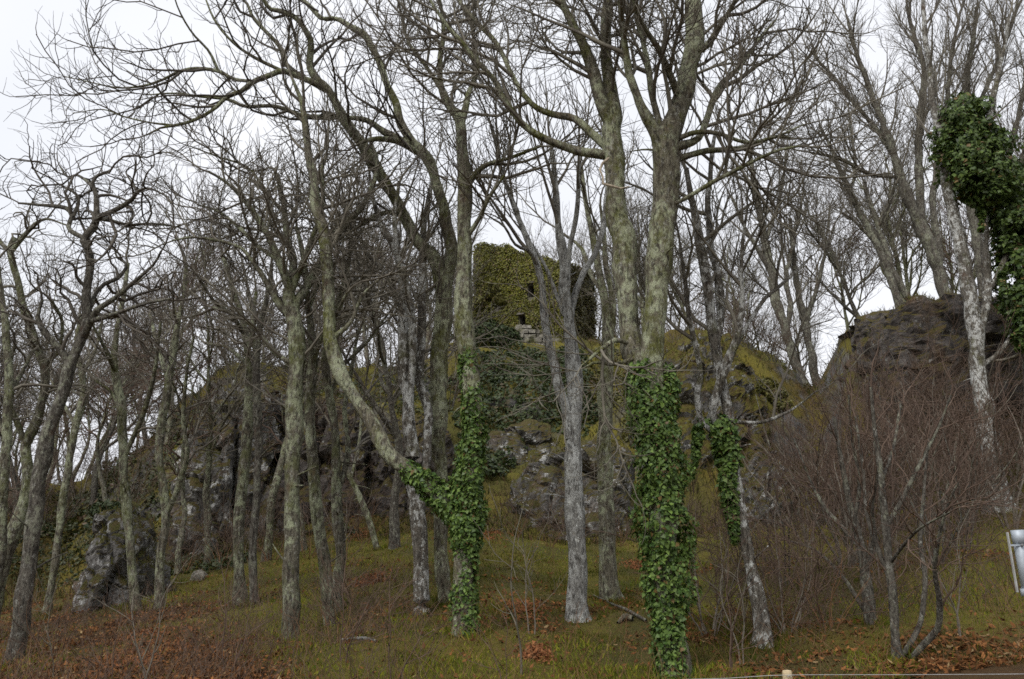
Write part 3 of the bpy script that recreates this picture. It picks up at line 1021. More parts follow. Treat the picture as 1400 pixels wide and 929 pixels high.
OLIVE = ((0.075, 0.080, 0.013), (0.185, 0.178, 0.026), (0.15, 0.105, 0.05))
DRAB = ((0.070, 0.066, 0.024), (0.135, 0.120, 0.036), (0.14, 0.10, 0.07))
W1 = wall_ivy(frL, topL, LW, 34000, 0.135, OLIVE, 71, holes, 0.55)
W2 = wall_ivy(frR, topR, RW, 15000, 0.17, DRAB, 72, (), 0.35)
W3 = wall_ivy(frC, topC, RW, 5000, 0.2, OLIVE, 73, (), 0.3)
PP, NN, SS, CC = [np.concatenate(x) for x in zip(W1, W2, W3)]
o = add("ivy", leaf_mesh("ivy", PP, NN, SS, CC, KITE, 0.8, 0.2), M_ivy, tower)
o["kind"] = "stuff"

# low ruined wall of pale stones below the lower opening
lw0 = at(690, 473, 54.0)
sw = root("ruined_wall", lw0, "low ruined wall of pale stones below the tower's lower opening", "wall")
rg = np.random.default_rng(12)
for course in range(5):
    u = 0.0
    wmax = (3.1, 2.9, 2.4, 1.7, 0.8)[course]
    while u < wmax:
        l = rg.uniform(0.22, 0.58)
        stone_block("stone", sw, (u + l / 2 + (0.0, 0.15, 0.2, 0.35, 0.7)[course], rg.uniform(-0.06, 0.06), -0.15 + course * 0.30 + 0.15), l * 0.94, 0.5, rg.uniform(0.21, 0.29), rg.uniform(-0.12, 0.12), M_ashlar, rg)
        u += l
lw1 = at(672, 499, 51.5)

# ------------------------------------------------------------------ the traced trees
tree('A', "ivy_clad_tree", "forked tree with ivy on its trunk and on its long leaning left limb",
     [(637, 945, 36), (636, 860, 31), (635, 780, 30), (637, 700, 32), (643, 640, 28), (648, 580, 28), (644, 520, 28), (637, 480, 30), (634, 440, 29), (633, 400, 28), (633, 350, 26), (634, 300, 24), (635, 250, 22), (633, 200, 20), (628, 165, 17), (615, 145, 14), (604, 120, 12), (602, 80, 9), (606, 40, 7), (598, -20, 5), (590, -80, 3)],
     [dict(p=[(637, 718, 26), (615, 692, 26), (590, 668, 25), (560, 644, 25), (530, 620, 24), (508, 580, 23), (485, 542, 22), (465, 505, 22), (452, 465, 22), (449, 420, 21), (447, 370, 20), (442, 315, 19), (433, 280, 17), (427, 240, 15), (422, 205, 13), (418, 170, 11), (412, 140, 8), (400, 110, 5)], dY=0.8, t0=0.55),
      [(634, 272, 12), (650, 240, 10), (672, 222, 8), (700, 215, 6), (740, 200, 4)],
      [(629, 172, 12), (640, 130, 10), (652, 95, 8), (648, 55, 6), (640, 10, 4)],
      [(634, 330, 8), (655, 300, 7), (668, 270, 6), (690, 240, 4)],
      [(604, 125, 7), (585, 95, 6), (560, 60, 5), (548, 20, 4), (540, -20, 3)],
      [(452, 465, 8), (480, 440, 7), (495, 405, 6), (520, 380, 4)]],
     13.5, M_bark, 'sycamore', t0=0.68, thin=1.3)
r, b, _ = TREES['A']
ivy_tube(r, b, [([(638, 466, 20), (640, 485, 32), (641, 505, 38), (645, 540, 42), (648, 580, 44), (645, 640, 50), (641, 690, 62), (638, 740, 52), (637, 800, 44), (637, 860, 42), (637, 910, 40), (637, 945, 38)], 13.5, 0),
                ([(545, 632, 16), (556, 641, 34), (568, 650, 40), (590, 668, 44), (612, 690, 48), (638, 712, 56)], 13.62, -0.12)], 0.056, 0.85, seed=3, fuzz=0.42, wide=0.92)

tree('B', "arching_tree", "dark trunk behind the ivy forked tree with long limbs arching to the upper left",
     [(608, 872, 20), (606, 800, 22), (604, 720, 23), (601, 640, 23), (598, 560, 25), (600, 500, 27), (607, 430, 30), (605, 375, 28)],
     [dict(p=[(605, 388, 24), (590, 350, 23), (570, 325, 22), (552, 295, 21), (532, 262, 20), (515, 232, 19), (497, 203, 19), (480, 180, 18), (466, 155, 17), (457, 135, 15), (447, 120, 14), (430, 108, 12), (424, 90, 12), (426, 60, 11), (420, 45, 10), (405, 25, 9), (385, 16, 8), (368, 10, 7), (355, -15, 6), (340, -50, 4)], dY=-2.0, t0=0.35),
      dict(p=[(608, 402, 24), (616, 345, 20), (610, 300, 20), (603, 270, 19), (594, 238, 18), (575, 205, 17), (562, 190, 16), (548, 168, 14), (540, 140, 13), (530, 115, 12), (521, 92, 12), (512, 70, 11), (500, 50, 11), (480, 38, 10), (462, 26, 9), (440, 25, 9), (425, 10, 8), (405, -8, 7), (380, -40, 5)], dY=-0.8, t0=0.3),
      dict(p=[(447, 122, 12), (425, 112, 11), (400, 102, 10), (386, 97, 10), (365, 105, 9), (345, 113, 8), (330, 125, 8), (310, 133, 7), (292, 150, 6), (265, 165, 6), (240, 172, 5), (220, 175, 4), (200, 185, 3)], dY=-1.0, t0=0.25),
      dict(p=[(347, 112, 7), (320, 108, 6), (300, 98, 6), (270, 94, 6), (245, 98, 5), (220, 110, 4), (195, 118, 4), (160, 120, 3), (120, 112, 2), (90, 105, 1.5)], dY=0.5, t0=0.05),
      dict(p=[(560, 196, 12), (527, 182, 11), (502, 165, 10), (470, 161, 9), (420, 160, 9), (399, 153, 8), (374, 145, 7), (335, 146, 6), (313, 137, 5), (280, 133, 4), (240, 128, 3), (200, 130, 2)], dY=-0.8, t0=0.25),
      [(575, 210, 11), (560, 202, 10), (540, 193, 9), (515, 190, 8), (500, 193, 6), (485, 200, 4)],
      [(447, 124, 10), (413, 106, 9), (390, 86, 8), (384, 66, 8), (366, 46, 7), (346, 24, 6), (338, 5, 5), (325, -5, 4)],
      [(552, 297, 9), (530, 290, 9), (505, 300, 8), (480, 315, 6), (460, 320, 4)],
      [(386, 97, 6), (350, 80, 5), (320, 60, 4), (295, 30, 4), (280, -5, 3)],
      [(300, 99, 5), (285, 70, 4), (262, 45, 3.5), (245, 15, 3), (235, -15, 2)],
      [(240, 172, 4), (205, 168, 3), (170, 160, 2.5), (140, 150, 2), (100, 155, 1.5)]],
     16.0, M_bark, 'ash', M_twig_dark, t0=0.8, limb_t0=0.1, thin=1.12)

tree('C', "bare_tree", "grey trunk with pale patched foot just left of the ivy forked tree",
     [(562, 910, 28), (570, 870, 25), (576, 830, 24), (577, 784, 25), (573, 724, 25), (567, 664, 24), (562, 600, 23), (556, 540, 21), (552, 480, 19), (552, 420, 17), (548, 370, 15), (538, 335, 12), (524, 315, 10), (512, 280, 8), (505, 240, 6)],
     [[(560, 565, 15), (564, 500, 14), (563, 444, 13), (556, 391, 12), (545, 346, 10), (540, 300, 8), (545, 250, 6)],
      [(574, 705, 14), (585, 620, 14), (584, 560, 14), (575, 520, 14), (576, 462, 14), (577, 391, 13), (577, 350, 12), (580, 300, 9), (590, 250, 7)],
      [(552, 430, 8), (540, 400, 7), (525, 370, 7), (505, 350, 6), (490, 335, 4)]],
     15.3, M_spot, 'sycamore', t0=0.6, limb_t0=0.35, thin=0.8)

tree('D', "ivy_clad_tree", "largest tree with a broad ivy sleeve and two thick lichened stems",
     [(924, 950, 46), (916, 860, 44), (911, 780, 44), (907, 700, 44), (903, 620, 44), (898, 560, 44), (893, 510, 42), (893, 460, 40), (898, 400, 42), (903, 340, 42), (906, 280, 44), (908, 230, 46), (914, 190, 44), (924, 160, 38), (934, 130, 34), (943, 95, 32), (948, 50, 30), (947, 0, 28), (945, -60, 24), (940, -130, 18), (942, -200, 12)],
     [dict(p=[(893, 575, 40), (878, 510, 36), (864, 460, 38), (856, 400, 38), (850, 340, 37), (843, 280, 35), (839, 230, 36), (836, 180, 34), (834, 130, 26), (830, 80, 22), (828, 40, 20), (832, 0, 18), (835, -60, 15), (838, -130, 10)], dY=0.6, t0=0.55),
      dict(p=[(836, 175, 22), (822, 135, 20), (808, 90, 18), (797, 60, 16), (782, 30, 14), (768, 0, 12), (755, -40, 9), (740, -90, 6)], dY=-0.5, t0=0.2),
      dict(p=[(838, 214, 18), (815, 210, 16), (785, 205, 13), (745, 190, 12), (715, 170, 11), (690, 140, 10), (675, 110, 9), (650, 80, 8), (632, 58, 7), (612, 37, 6), (597, 15, 5), (580, -15, 4)], dY=-0.6, t0=0.3),
      dict(p=[(834, 202, 16), (810, 183, 14), (785, 163, 12), (750, 155, 11), (725, 140, 10), (702, 107, 9), (682, 65, 8), (652, 30, 7), (628, 0, 6), (610, -40, 4)], dY=0.9, t0=0.3),
      dict(p=[(908, 208, 28), (897, 185, 24), (884, 165, 20), (872, 140, 17), (862, 105, 14), (855, 60, 12), (850, 20, 11), (845, -40, 8)], dY=-0.6, t0=0.3),
      [(907, 195, 14), (900, 165, 12), (893, 135, 11), (888, 100, 10), (880, 60, 9), (870, 20, 8), (865, -30, 6)],
      [(932, 140, 16), (915, 100, 14), (900, 70, 11), (885, 45, 8), (872, 20, 6), (860, -20, 4)],
      [(945, 75, 14), (970, 60, 11), (985, 35, 9), (1000, 10, 7), (1020, -30, 5)],
      dict(p=[(920, 192, 10), (951, 181, 8), (981, 183, 8), (1019, 195, 7), (1060, 187, 5), (1100, 170, 3)], dY=-0.5, t0=0.2),
      dict(p=[(912, 222, 13), (963, 207, 10), (995, 205, 9), (1019, 201, 7), (1060, 187, 6), (1085, 190, 4)], dY=0.5, t0=0.2),
      dict(p=[(906, 285, 8), (931, 275, 7), (979, 247, 7), (1019, 227, 6), (1060, 207, 5), (1095, 200, 3)], dY=-1.2, t0=0.25),
      [(925, 200, 16), (955, 190, 13), (967, 160, 12), (975, 135, 11), (987, 115, 10), (1011, 92, 8), (1039, 52, 6), (1060, 28, 4)],
      dict(p=[(832, 216, 5), (823, 224, 4.5), (820, 234, 3.6), (824, 243, 3), (823, 251, 4), (834, 254, 4.2), (847, 258, 3.6), (861, 255, 1)], name='broken_branch', mat=M_wood_raw, dY=-0.15, Y=11.75),
      dict(p=[(874, 472, 6), (858, 470, 7), (843, 465, 8), (825, 476, 7), (808, 490, 6), (795, 500, 3)], dY=-0.6, t0=0.3),
      dict(p=[(880, 484, 5), (860, 493, 6), (836, 499, 7), (815, 495, 6), (800, 502, 3)], dY=-0.2, t0=0.4)],
     12.0, M_bark, 'sycamore', t0=0.60, limb_t0=0.12, thin=1.5, wide=0.98)
r, b, _ = TREES['D']
ivy_tube(r, b, [([(870, 488, 22), (876, 505, 44), (882, 525, 58), (890, 550, 70), (900, 600, 80), (904, 660, 80), (908, 720, 78), (912, 790, 74), (917, 860, 68), (920, 910, 62), (923, 950, 58)], 12.0, 0.0),
                ([(914, 498, 18), (914, 525, 38), (908, 560, 50), (910, 600, 60)], 12.0, 0)], 0.054, 0.85, seed=9, fuzz=0.42, wide=1.0)

tree('E', "pale_barked_tree", "pale silvery trunk with a thin left fork standing alone in the moss",
     [(792, 852, 34), (790, 820, 32), (788, 760, 29), (785, 700, 28), (783, 640, 27), (783, 580, 26), (786, 530, 25), (783, 490, 23), (779, 450, 20), (775, 420, 18), (772, 384, 16), (768, 342, 14), (763, 310, 12), (760, 270, 10), (757, 230, 8), (752, 190, 6)],
     [dict(p=[(781, 602, 18), (774, 560, 16), (762, 518, 15), (752, 476, 14), (746, 440, 13), (740, 392, 12), (734, 362, 11), (720, 325, 10), (708, 295, 9), (697, 265, 8), (685, 235, 7), (680, 200, 6), (672, 170, 4)], dY=-0.6, t0=0.5),
      [(778, 442, 12), (786, 400, 12), (797, 375, 11), (812, 350, 10), (822, 322, 9), (828, 290, 8), (830, 250, 6)],
      [(773, 397, 11), (778, 350, 10), (785, 310, 9), (790, 270, 8), (792, 230, 6), (800, 190, 4)],
      [(771, 432, 7), (757, 392, 6), (743, 360, 5), (728, 335, 4)],
      [(734, 364, 7), (725, 345, 6), (705, 335, 5), (690, 310, 4), (675, 300, 3)]],
     cast(792, 848) or 16.0, M_white, 'beech', t0=0.74, limb_t0=0.55, thin=1.0, scale=0.75, flare=1.2)

tree('F', "bare_tree", "grey-brown trunk close behind and right of the silvery trunk",
     [(837, 826, 30), (833, 770, 28), (829, 700, 27), (826, 640, 26), (826, 580, 24), (828, 520, 23), (831, 470, 20), (829, 430, 17), (822, 390, 14), (815, 350, 12), (808, 310, 10), (800, 270, 8), (795, 230, 6)],
     [[(830, 475, 12), (838, 440, 11), (836, 400, 10), (828, 360, 9), (826, 320, 7), (820, 280, 5)],
      [(824, 400, 8), (805, 370, 7), (795, 340, 6), (770, 320, 4)]],
     cast(837, 822) or 18.0, M_bark, 'sycamore', t0=0.82, limb_t0=0.6, thin=0.8)

tree('G', "ivy_clad_tree", "slim leaning tree with white foot and a ragged ivy collar beside the broad ivy sleeve",
     [(1042, 886, 34), (1037, 840, 26), (1026, 780, 20), (1018, 730, 18), (1010, 680, 18), (1004, 630, 18), (998, 580, 18), (990, 535, 18), (982, 490, 18), (975, 450, 20), (968, 400, 18), (960, 350, 16), (953, 310, 14), (945, 270, 11), (938, 230, 8)],
     [dict(p=[(997, 592, 14), (974, 568, 14), (980, 535, 15), (990, 505, 15), (1003, 475, 13), (1011, 445, 11), (1014, 410, 9), (1013, 370, 7), (1015, 330, 6), (1022, 280, 4)], dY=-0.8, t0=0.35),
      [(978, 472, 14), (985, 430, 14), (982, 390, 13), (973, 345, 12), (968, 300, 11), (970, 250, 9), (975, 200, 7), (985, 150, 5)],
      [(990, 580, 6), (1010, 577, 6), (1040, 578, 6), (1065, 570, 5), (1090, 555, 4), (1115, 535, 3)],
      [(1003, 477, 9), (1025, 440, 8), (1045, 410, 7), (1062, 395, 6), (1090, 370, 5), (1110, 350, 3)],
      dict(p=[(992, 600, 10), (960, 580, 10), (952, 540, 10), (957, 510, 9), (950, 470, 9), (942, 430, 8), (938, 390, 7), (930, 340, 5)], dY=-0.6, t0=0.4),
      [(1013, 375, 5), (1030, 340, 5), (1045, 300, 4), (1050, 260, 3)]],
     cast(1040, 880) or 16.5, M_spot, 'sycamore', t0=0.6, limb_t0=0.3, thin=0.8)
r, b, mm = TREES['G']
gy_ = float(mm[0][8, 1])
ivy_tube(r, b, [([(950, 582, 14), (970, 576, 30), (988, 590, 42), (994, 630, 36), (998, 680, 30), (1003, 715, 22), (1006, 745, 10)], gy_, 0), ([(958, 580, 26), (952, 610, 18), (950, 640, 8)], gy_, -0.2)], 0.07, 1.0, seed=17)

tree('H', "bare_tree", "bare tree on the saddle between the mossy pinnacle and the dark cliff",
     [(1100, 535, 18), (1085, 490, 16), (1073, 450, 15), (1062, 415, 15), (1054, 370, 14), (1046, 330, 13), (1038, 290, 11), (1030, 240, 8), (1025, 200, 6)],
     [[(1075, 460, 10), (1080, 420, 9), (1075, 380, 8), (1085, 330, 7), (1095, 280, 5)], [(1054, 372, 8), (1035, 340, 7), (1018, 310, 6), (1000, 270, 5)], [(1046, 332, 7), (1060, 290, 6), (1070, 250, 5), (1075, 210, 4)]],
     42.0, M_dark, 'beech', M_twig, t0=0.35, thin=0.8, scale=1.1, upto=4)
tree('H2', "bare_tree", "thin tree on the saddle leaning beside the left end of the dark cliff",
     [(1120, 540, 14), (1108, 480, 13), (1098, 430, 12), (1090, 390, 10), (1085, 350, 8), (1080, 300, 6)],
     [[(1100, 445, 8), (1115, 400, 7), (1125, 360, 6), (1140, 310, 4)]], 43.0, M_dark, 'beech', M_twig, t0=0.35, thin=0.7, upto=4)

tree('I', "ivy_crowned_tree", "white-patched tree below the cliff with a great dark ivy head at the right edge",
     [(1368, 702, 36), (1362, 665, 32), (1353, 614, 30), (1345, 564, 28), (1339, 514, 26), (1335, 464, 25), (1328, 420, 24), (1320, 370, 22), (1312, 330, 21), (1303, 290, 20), (1296, 250, 18), (1290, 215, 16), (1285, 180, 14), (1275, 140, 12), (1272, 100, 10), (1265, 50, 8), (1262, 0, 6)],
     [dict(p=[(1335, 472, 16), (1345, 430, 15), (1350, 390, 14), (1345, 340, 14), (1345, 280, 14), (1345, 220, 13), (1350, 170, 11), (1360, 120, 9), (1372, 70, 7), (1380, 20, 5)], dY=-0.5, t0=0.6),
      [(1338, 502, 10), (1360, 490, 9), (1378, 468, 7), (1385, 440, 5)],
      dict(p=[(1348, 400, 12), (1368, 370, 11), (1380, 330, 10), (1390, 280, 8)], dY=-0.5, t0=0.8)],
     cast(1368, 698) or 25.0, M_spot, 'beech', M_twig, t0=0.6, thin=0.8, scale=0.9)
r, b, mm = TREES['I']
iy = float(mm[0][10, 1])
ivy_tube(r, b, [([(1312, 128, 14), (1316, 150, 40), (1318, 190, 52), (1322, 230, 50), (1330, 262, 34)], iy, -0.6),
                ([(1300, 155, 16), (1305, 180, 34), (1308, 215, 40), (1318, 250, 30), (1322, 275, 12)], iy, 0.2),
                ([(1335, 135, 14), (1342, 165, 40), (1348, 205, 54), (1352, 245, 50), (1358, 275, 26)], iy, -0.9),
                ([(1352, 180, 16), (1362, 210, 42), (1372, 250, 54), (1380, 290, 52), (1384, 325, 40), (1378, 350, 18)], iy, -0.3),
                ([(1378, 220, 18), (1390, 260, 46), (1398, 310, 56), (1400, 360, 50), (1404, 410, 44), (1402, 450, 30), (1396, 480, 12)], iy, -0.5),
                ([(1410, 250, 30), (1418, 320, 60), (1420, 400, 56), (1415, 470, 30)], iy, 0.4),
                ([(1270, 220, 6), (1285, 212, 20), (1305, 206, 34)], iy, -0.5),
                ([(1340, 262, 20), (1343, 290, 12), (1341, 318, 6)], iy, -0.9), ([(1374, 350, 14), (1370, 380, 8), (1372, 405, 5)], iy, -0.6)], 0.12, 1.0, seed=27, fuzz=0.95, colours=((0.030, 0.056, 0.013), (0.110, 0.160, 0.036)), wide=1.3, gap=0.36)

tree('J', "bare_tree", "thick leaning tree on the cliff top fanning out to the upper right",
     [(1326, 515, 26), (1312, 470, 25), (1300, 430, 25), (1285, 380, 24), (1270, 335, 23), (1252, 295, 22), (1238, 260, 20), (1225, 225, 18), (1215, 190, 15), (1200, 150, 12), (1185, 110, 10), (1170, 70, 8), (1160, 30, 6)],
     [[(1262, 317, 18), (1258, 270, 17), (1256, 220, 16), (1258, 170, 15), (1262, 130, 13), (1262, 90, 11), (1250, 50, 8), (1240, 10, 6)],
      [(1283, 377, 14), (1282, 330, 14), (1276, 280, 13), (1280, 230, 12), (1290, 180, 10), (1295, 130, 9), (1300, 80, 8), (1310, 30, 6), (1320, -10, 4)],
      [(1240, 264, 12), (1222, 215, 11), (1200, 180, 10), (1180, 155, 9), (1155, 125, 8), (1135, 100, 6), (1115, 80, 4)],
      [(1232, 242, 8), (1195, 240, 8), (1175, 232, 8), (1155, 220, 7), (1130, 213, 6), (1105, 208, 4)]],
     35.5, M_dark, 'beech', M_twig, t0=0.45, limb_t0=0.2, thin=1.25, scale=1.0, wide=0.82)
tree('J2', "bare_tree", "tall tree behind the ivy head fanning across the top right corner",
     [(1355, 500, 20), (1350, 450, 19), (1345, 400, 18), (1335, 330, 17), (1325, 260, 16), (1322, 200, 14), (1325, 150, 12), (1322, 100, 11), (1330, 60, 9), (1335, 10, 7)],
     [[(1324, 192, 10), (1345, 130, 9), (1365, 80, 8), (1385, 30, 6), (1395, -20, 4)], [(1337, 335, 12), (1370, 250, 11), (1385, 190, 9), (1400, 120, 7), (1410, 60, 5)], [(1330, 290, 12), (1385, 240, 11), (1420, 170, 9), (1440, 100, 7)]],
     37.0, M_dark, 'beech', M_twig, t0=0.5, limb_t0=0.2, thin=1.2, scale=1.0, wide=0.85)
tree('K', "bare_tree", "slender tree leaning left from the turfed end of the dark cliff",
     [(1232, 425, 17), (1212, 365, 15), (1195, 328, 14), (1178, 295, 13), (1162, 262, 12), (1148, 232, 10), (1135, 200, 7), (1120, 170, 5)],
     [[(1195, 330, 7), (1180, 315, 6), (1165, 300, 5), (1150, 290, 4)], [(1162, 264, 7), (1170, 230, 6), (1165, 190, 5), (1160, 150, 4)]],
     35.5, M_dark, 'sycamore', M_twig, t0=0.5, thin=1.2, scale=1.2, wide=0.8)
tree('K2', "bare_tree", "thinner of the two trees leaning left from the cliff turf",
     [(1252, 428, 12), (1225, 380, 11), (1212, 345, 10), (1200, 310, 9), (1190, 280, 8), (1182, 250, 6)], [[(1200, 312, 6), (1215, 280, 5), (1225, 250, 4)]],
     35.5, M_dark, 'sycamore', M_twig, t0=0.4, thin=1.0, scale=1.1)

tree('M', "bare_tree", "dark trunk left of the leaning pale limb with a dense bushy crown",
     [(400, 945, 30), (398, 864, 26), (399, 774, 25), (398, 700, 25), (400, 620, 25), (403, 560, 27), (407, 510, 28), (408, 470, 28), (404, 440, 26), (398, 415, 24), (395, 395, 20)],
     [[(398, 414, 16), (390, 380, 14), (378, 350, 13), (365, 320, 11), (350, 295, 9), (335, 275, 7), (310, 250, 5), (285, 235, 4)],
      dict(p=[(400, 424, 16), (415, 395, 15), (432, 370, 14), (445, 345, 12), (462, 320, 12), (480, 300, 11), (497, 280, 10), (510, 250, 9), (515, 220, 7), (505, 190, 5)], dY=1.0),
      [(396, 402, 14), (400, 360, 13), (392, 320, 11), (388, 280, 9), (380, 240, 7)],
      [(405, 444, 12), (385, 420, 11), (365, 385, 10), (348, 360, 8), (330, 340, 6), (300, 330, 5), (265, 325, 4), (235, 330, 3)],
      [(397, 407, 10), (410, 370, 9), (425, 330, 9), (437, 300, 8), (441, 270, 7), (440, 235, 6), (442, 218, 4)],
      [(378, 354, 8), (350, 335, 7), (325, 310, 6), (300, 290, 4), (270, 280, 3)],
      [(406, 502, 9), (380, 485, 9), (365, 470, 8), (345, 445, 7), (320, 430, 6), (290, 420, 4)],
      [(388, 290, 6), (365, 265, 5), (340, 230, 4), (300, 215, 3), (260, 200, 2)]],
     14.3, M_green, 'bushy', M_twig, t0=0.75, limb_t0=0.1, thin=1.4)
tree('N', "bare_tree", "left one of two close grey-green trunks right of the bushy dark tree",
     [(454, 910, 20), (449, 860, 20), (446, 804, 20), (440, 744, 20), (433, 689, 20), (427, 640, 19), (424, 590, 18), (425, 540, 17), (428, 490, 15), (425, 450, 13), (420, 400, 10), (415, 350, 8), (405, 310, 6)],
     [[(426, 500, 8), (440, 460, 8), (460, 430, 7), (475, 400, 5)], [(424, 600, 6), (410, 560, 5), (395, 530, 4)], [(422, 420, 7), (435, 390, 6), (450, 350, 5), (460, 300, 4)]],
     15.0, M_green, 'sycamore', t0=0.6, thin=0.8)
tree('O', "bare_tree", "right one of two close grey-green trunks right of the bushy dark tree",
     [(459, 872, 20), (462, 810, 18), (465, 764, 17), (462, 700, 17), (460, 640, 16), (458, 589, 15), (450, 540, 14), (445, 490, 12), (455, 440, 10), (470, 390, 8), (480, 340, 6)],
     [[(461, 682, 10), (475, 620, 9), (472, 560, 8), (480, 510, 7), (490, 450, 5)], [(450, 545, 7), (470, 500, 6), (500, 470, 5), (530, 430, 4)]],
     15.8, M_green, 'sycamore', t0=0.6, thin=0.8)
tree('P', "bare_tree", "mossy sinuous trunk before the tall dark crag, left of its thin reddish neighbour",
     [(329, 832, 20), (325, 764, 18), (328, 704, 18), (334, 639, 18), (339, 580, 17), (341, 530, 14), (338, 480, 12), (330, 430, 10), (318, 390, 8), (305, 350, 6)],
     [[(340, 545, 9), (350, 500, 8), (345, 450, 7), (350, 400, 5)], [(335, 460, 7), (315, 430, 6), (290, 410, 5), (265, 370, 4)], [(339, 500, 6), (310, 475, 5), (280, 470, 4)]],
     cast(329, 828) or 18.0, M_green, 'bushy', t0=0.6, thin=0.7)
tree('Q', "bare_tree", "thin reddish trunk before the tall dark crag",
     [(348, 832, 12), (346, 754, 12), (350, 674, 13), (353, 604, 13), (353, 550, 13), (350, 500, 12), (355, 450, 10), (365, 410, 8), (372, 360, 6)],
     [[(351, 510, 8), (335, 460, 7), (325, 420, 5)], [(356, 450, 6), (340, 400, 5), (330, 350, 4)]],
     cast(348, 828) or 18.5, M_dark, 'bushy', t0=0.6, thin=0.7)
tree('R', "bare_tree", "crooked thin trunk right of the mossy boulder",
     [(218, 842, 14), (220, 764, 14), (227, 704, 14), (222, 650, 13), (218, 610, 13), (224, 564, 13), (232, 510, 12), (240, 460, 10), (250, 410, 7), (255, 360, 5)],
     [[(226, 706, 9), (245, 660, 9), (255, 620, 8), (250, 570, 7), (255, 510, 6), (265, 460, 4)], [(230, 520, 7), (215, 470, 6), (205, 430, 4)]],
     cast(218, 836) or 17.0, M_green, 'bushy', M_twig, t0=0.6, thin=0.7)
tree('S', "bare_tree", "trunk rising from beside the mossy boulder's right side",
     [(187, 842, 14), (180, 764, 14), (174, 700, 15), (170, 640, 15), (168, 590, 14), (163, 540, 13), (155, 500, 11), (160, 450, 9), (170, 400, 7), (175, 360, 5)],
     [[(170, 625, 9), (190, 580, 8), (205, 540, 8), (215, 490, 6), (220, 440, 4)], [(158, 510, 7), (140, 470, 6), (125, 440, 4)], [(165, 560, 6), (150, 535, 5), (130, 520, 4)]],
     cast(187, 838) or 17.0, M_green, 'bushy', M_twig, t0=0.6, thin=0.7)
tree('T', "gnarled_tree", "gnarled leaning tree with contorted open crown at the left edge",
     [(14, 945, 30), (20, 890, 28), (28, 840, 26), (37, 789, 25), (45, 720, 25), (54, 660, 24), (64, 600, 22), (78, 560, 20), (90, 525, 19), (97, 497, 18), (112, 462, 17), (119, 434, 16), (119, 393, 15), (124, 348, 13), (115, 329, 12), (127, 312, 11), (132, 296, 10), (131, 265, 8), (126, 252, 7), (132, 241, 6), (151, 234, 4)],
     [[(114, 460, 13), (126, 436, 11), (138, 420, 10), (172, 396, 8), (188, 382, 7), (210, 362, 5), (220, 344, 4)],
      [(95, 500, 12), (79, 472, 11), (62, 455, 9), (52, 437, 7), (58, 410, 5)],
      [(129, 308, 9), (138, 296, 8), (151, 291, 8), (179, 274, 7), (189, 262, 6), (205, 258, 4), (230, 270, 3)],
      [(116, 328, 9), (95, 312, 8), (99, 295, 8), (92, 285, 7), (75, 282, 6), (50, 280, 5), (25, 278, 3)],
      [(132, 300, 7), (150, 302, 6), (175, 308, 5), (206, 306, 4), (240, 310, 3)],
      [(119, 425, 8), (138, 392, 7), (162, 380, 6), (172, 362, 5), (158, 350, 4), (162, 340, 3)],
      [(131, 262, 6), (118, 248, 5), (105, 240, 4), (92, 242, 3), (80, 225, 2)],
      [(100, 296, 6), (108, 275, 5), (100, 262, 4), (85, 255, 3)],
      [(189, 264, 5), (180, 250, 4), (172, 235, 3), (185, 225, 2)],
      [(123, 440, 8), (160, 428, 7), (200, 415, 5), (235, 408, 3)]],
     14.5, M_dark, 'oak', M_twig_dark, t0=0.62, limb_t0=0.06, thin=1.25)
tree('U', "gnarled_tree", "leaning trunk behind the gnarled tree with limbs curling at mid height",
     [(-4, 800, 23), (12, 751, 21), (31, 697, 20), (38, 650, 19), (36, 610, 18), (48, 585, 17), (57, 555, 15), (62, 510, 14), (50, 470, 12), (35, 430, 12), (25, 390, 11), (14, 345, 10), (20, 325, 8)],
     [[(16, 345, 8), (30, 325, 7), (50, 305, 6), (65, 300, 4), (90, 308, 3)], [(36, 612, 9), (20, 570, 9), (10, 520, 8), (20, 470, 6)], [(18, 350, 7), (0, 330, 6), (-20, 310, 4)], [(60, 500, 8), (80, 480, 6), (85, 440, 5), (70, 410, 4)]],
     18.5, M_green, 'oak', M_twig, t0=0.5, thin=1.3)
tree('V', "bare_tree", "slim trunk standing left of the mossy boulder",
     [(74, 775, 12), (83, 712, 12), (91, 650, 12), (102, 590, 12), (114, 548, 11), (112, 510, 10), (105, 470, 8), (110, 430, 6)],
     [[(112, 512, 7), (130, 480, 6), (140, 440, 4)], [(104, 585, 6), (85, 550, 5), (70, 520, 4)]], 23.0, M_green, 'bushy', M_twig, t0=0.5, thin=0.8)
tree('X', "bare_tree", "pale thin trunk leaning left on the moss under the long leaning limb",
     [(517, 756, 10), (506, 715, 10), (494, 685, 10), (478, 652, 9), (465, 620, 8), (455, 580, 6), (450, 540, 4)], [[(480, 655, 5), (490, 610, 5), (495, 560, 4)]],
     cast(517, 752) or 23.0, M_green, 'sycamore', t0=0.6, thin=0.6, upto=3)
tree('Z', "bare_tree", "dark trunk with low-slung limbs at the left picture edge beside the gnarled tree",
     [(-14, 845, 20), (0, 740, 18), (6, 650, 17), (10, 590, 16), (12, 540, 15), (10, 480, 13), (4, 420, 10), (-4, 360, 8)], [[(11, 545, 8), (30, 510, 7), (45, 480, 5)], [(8, 600, 7), (-10, 560, 6), (-30, 520, 4)]],
     17.0, M_green, 'oak', M_twig, t0=0.5, thin=0.8)

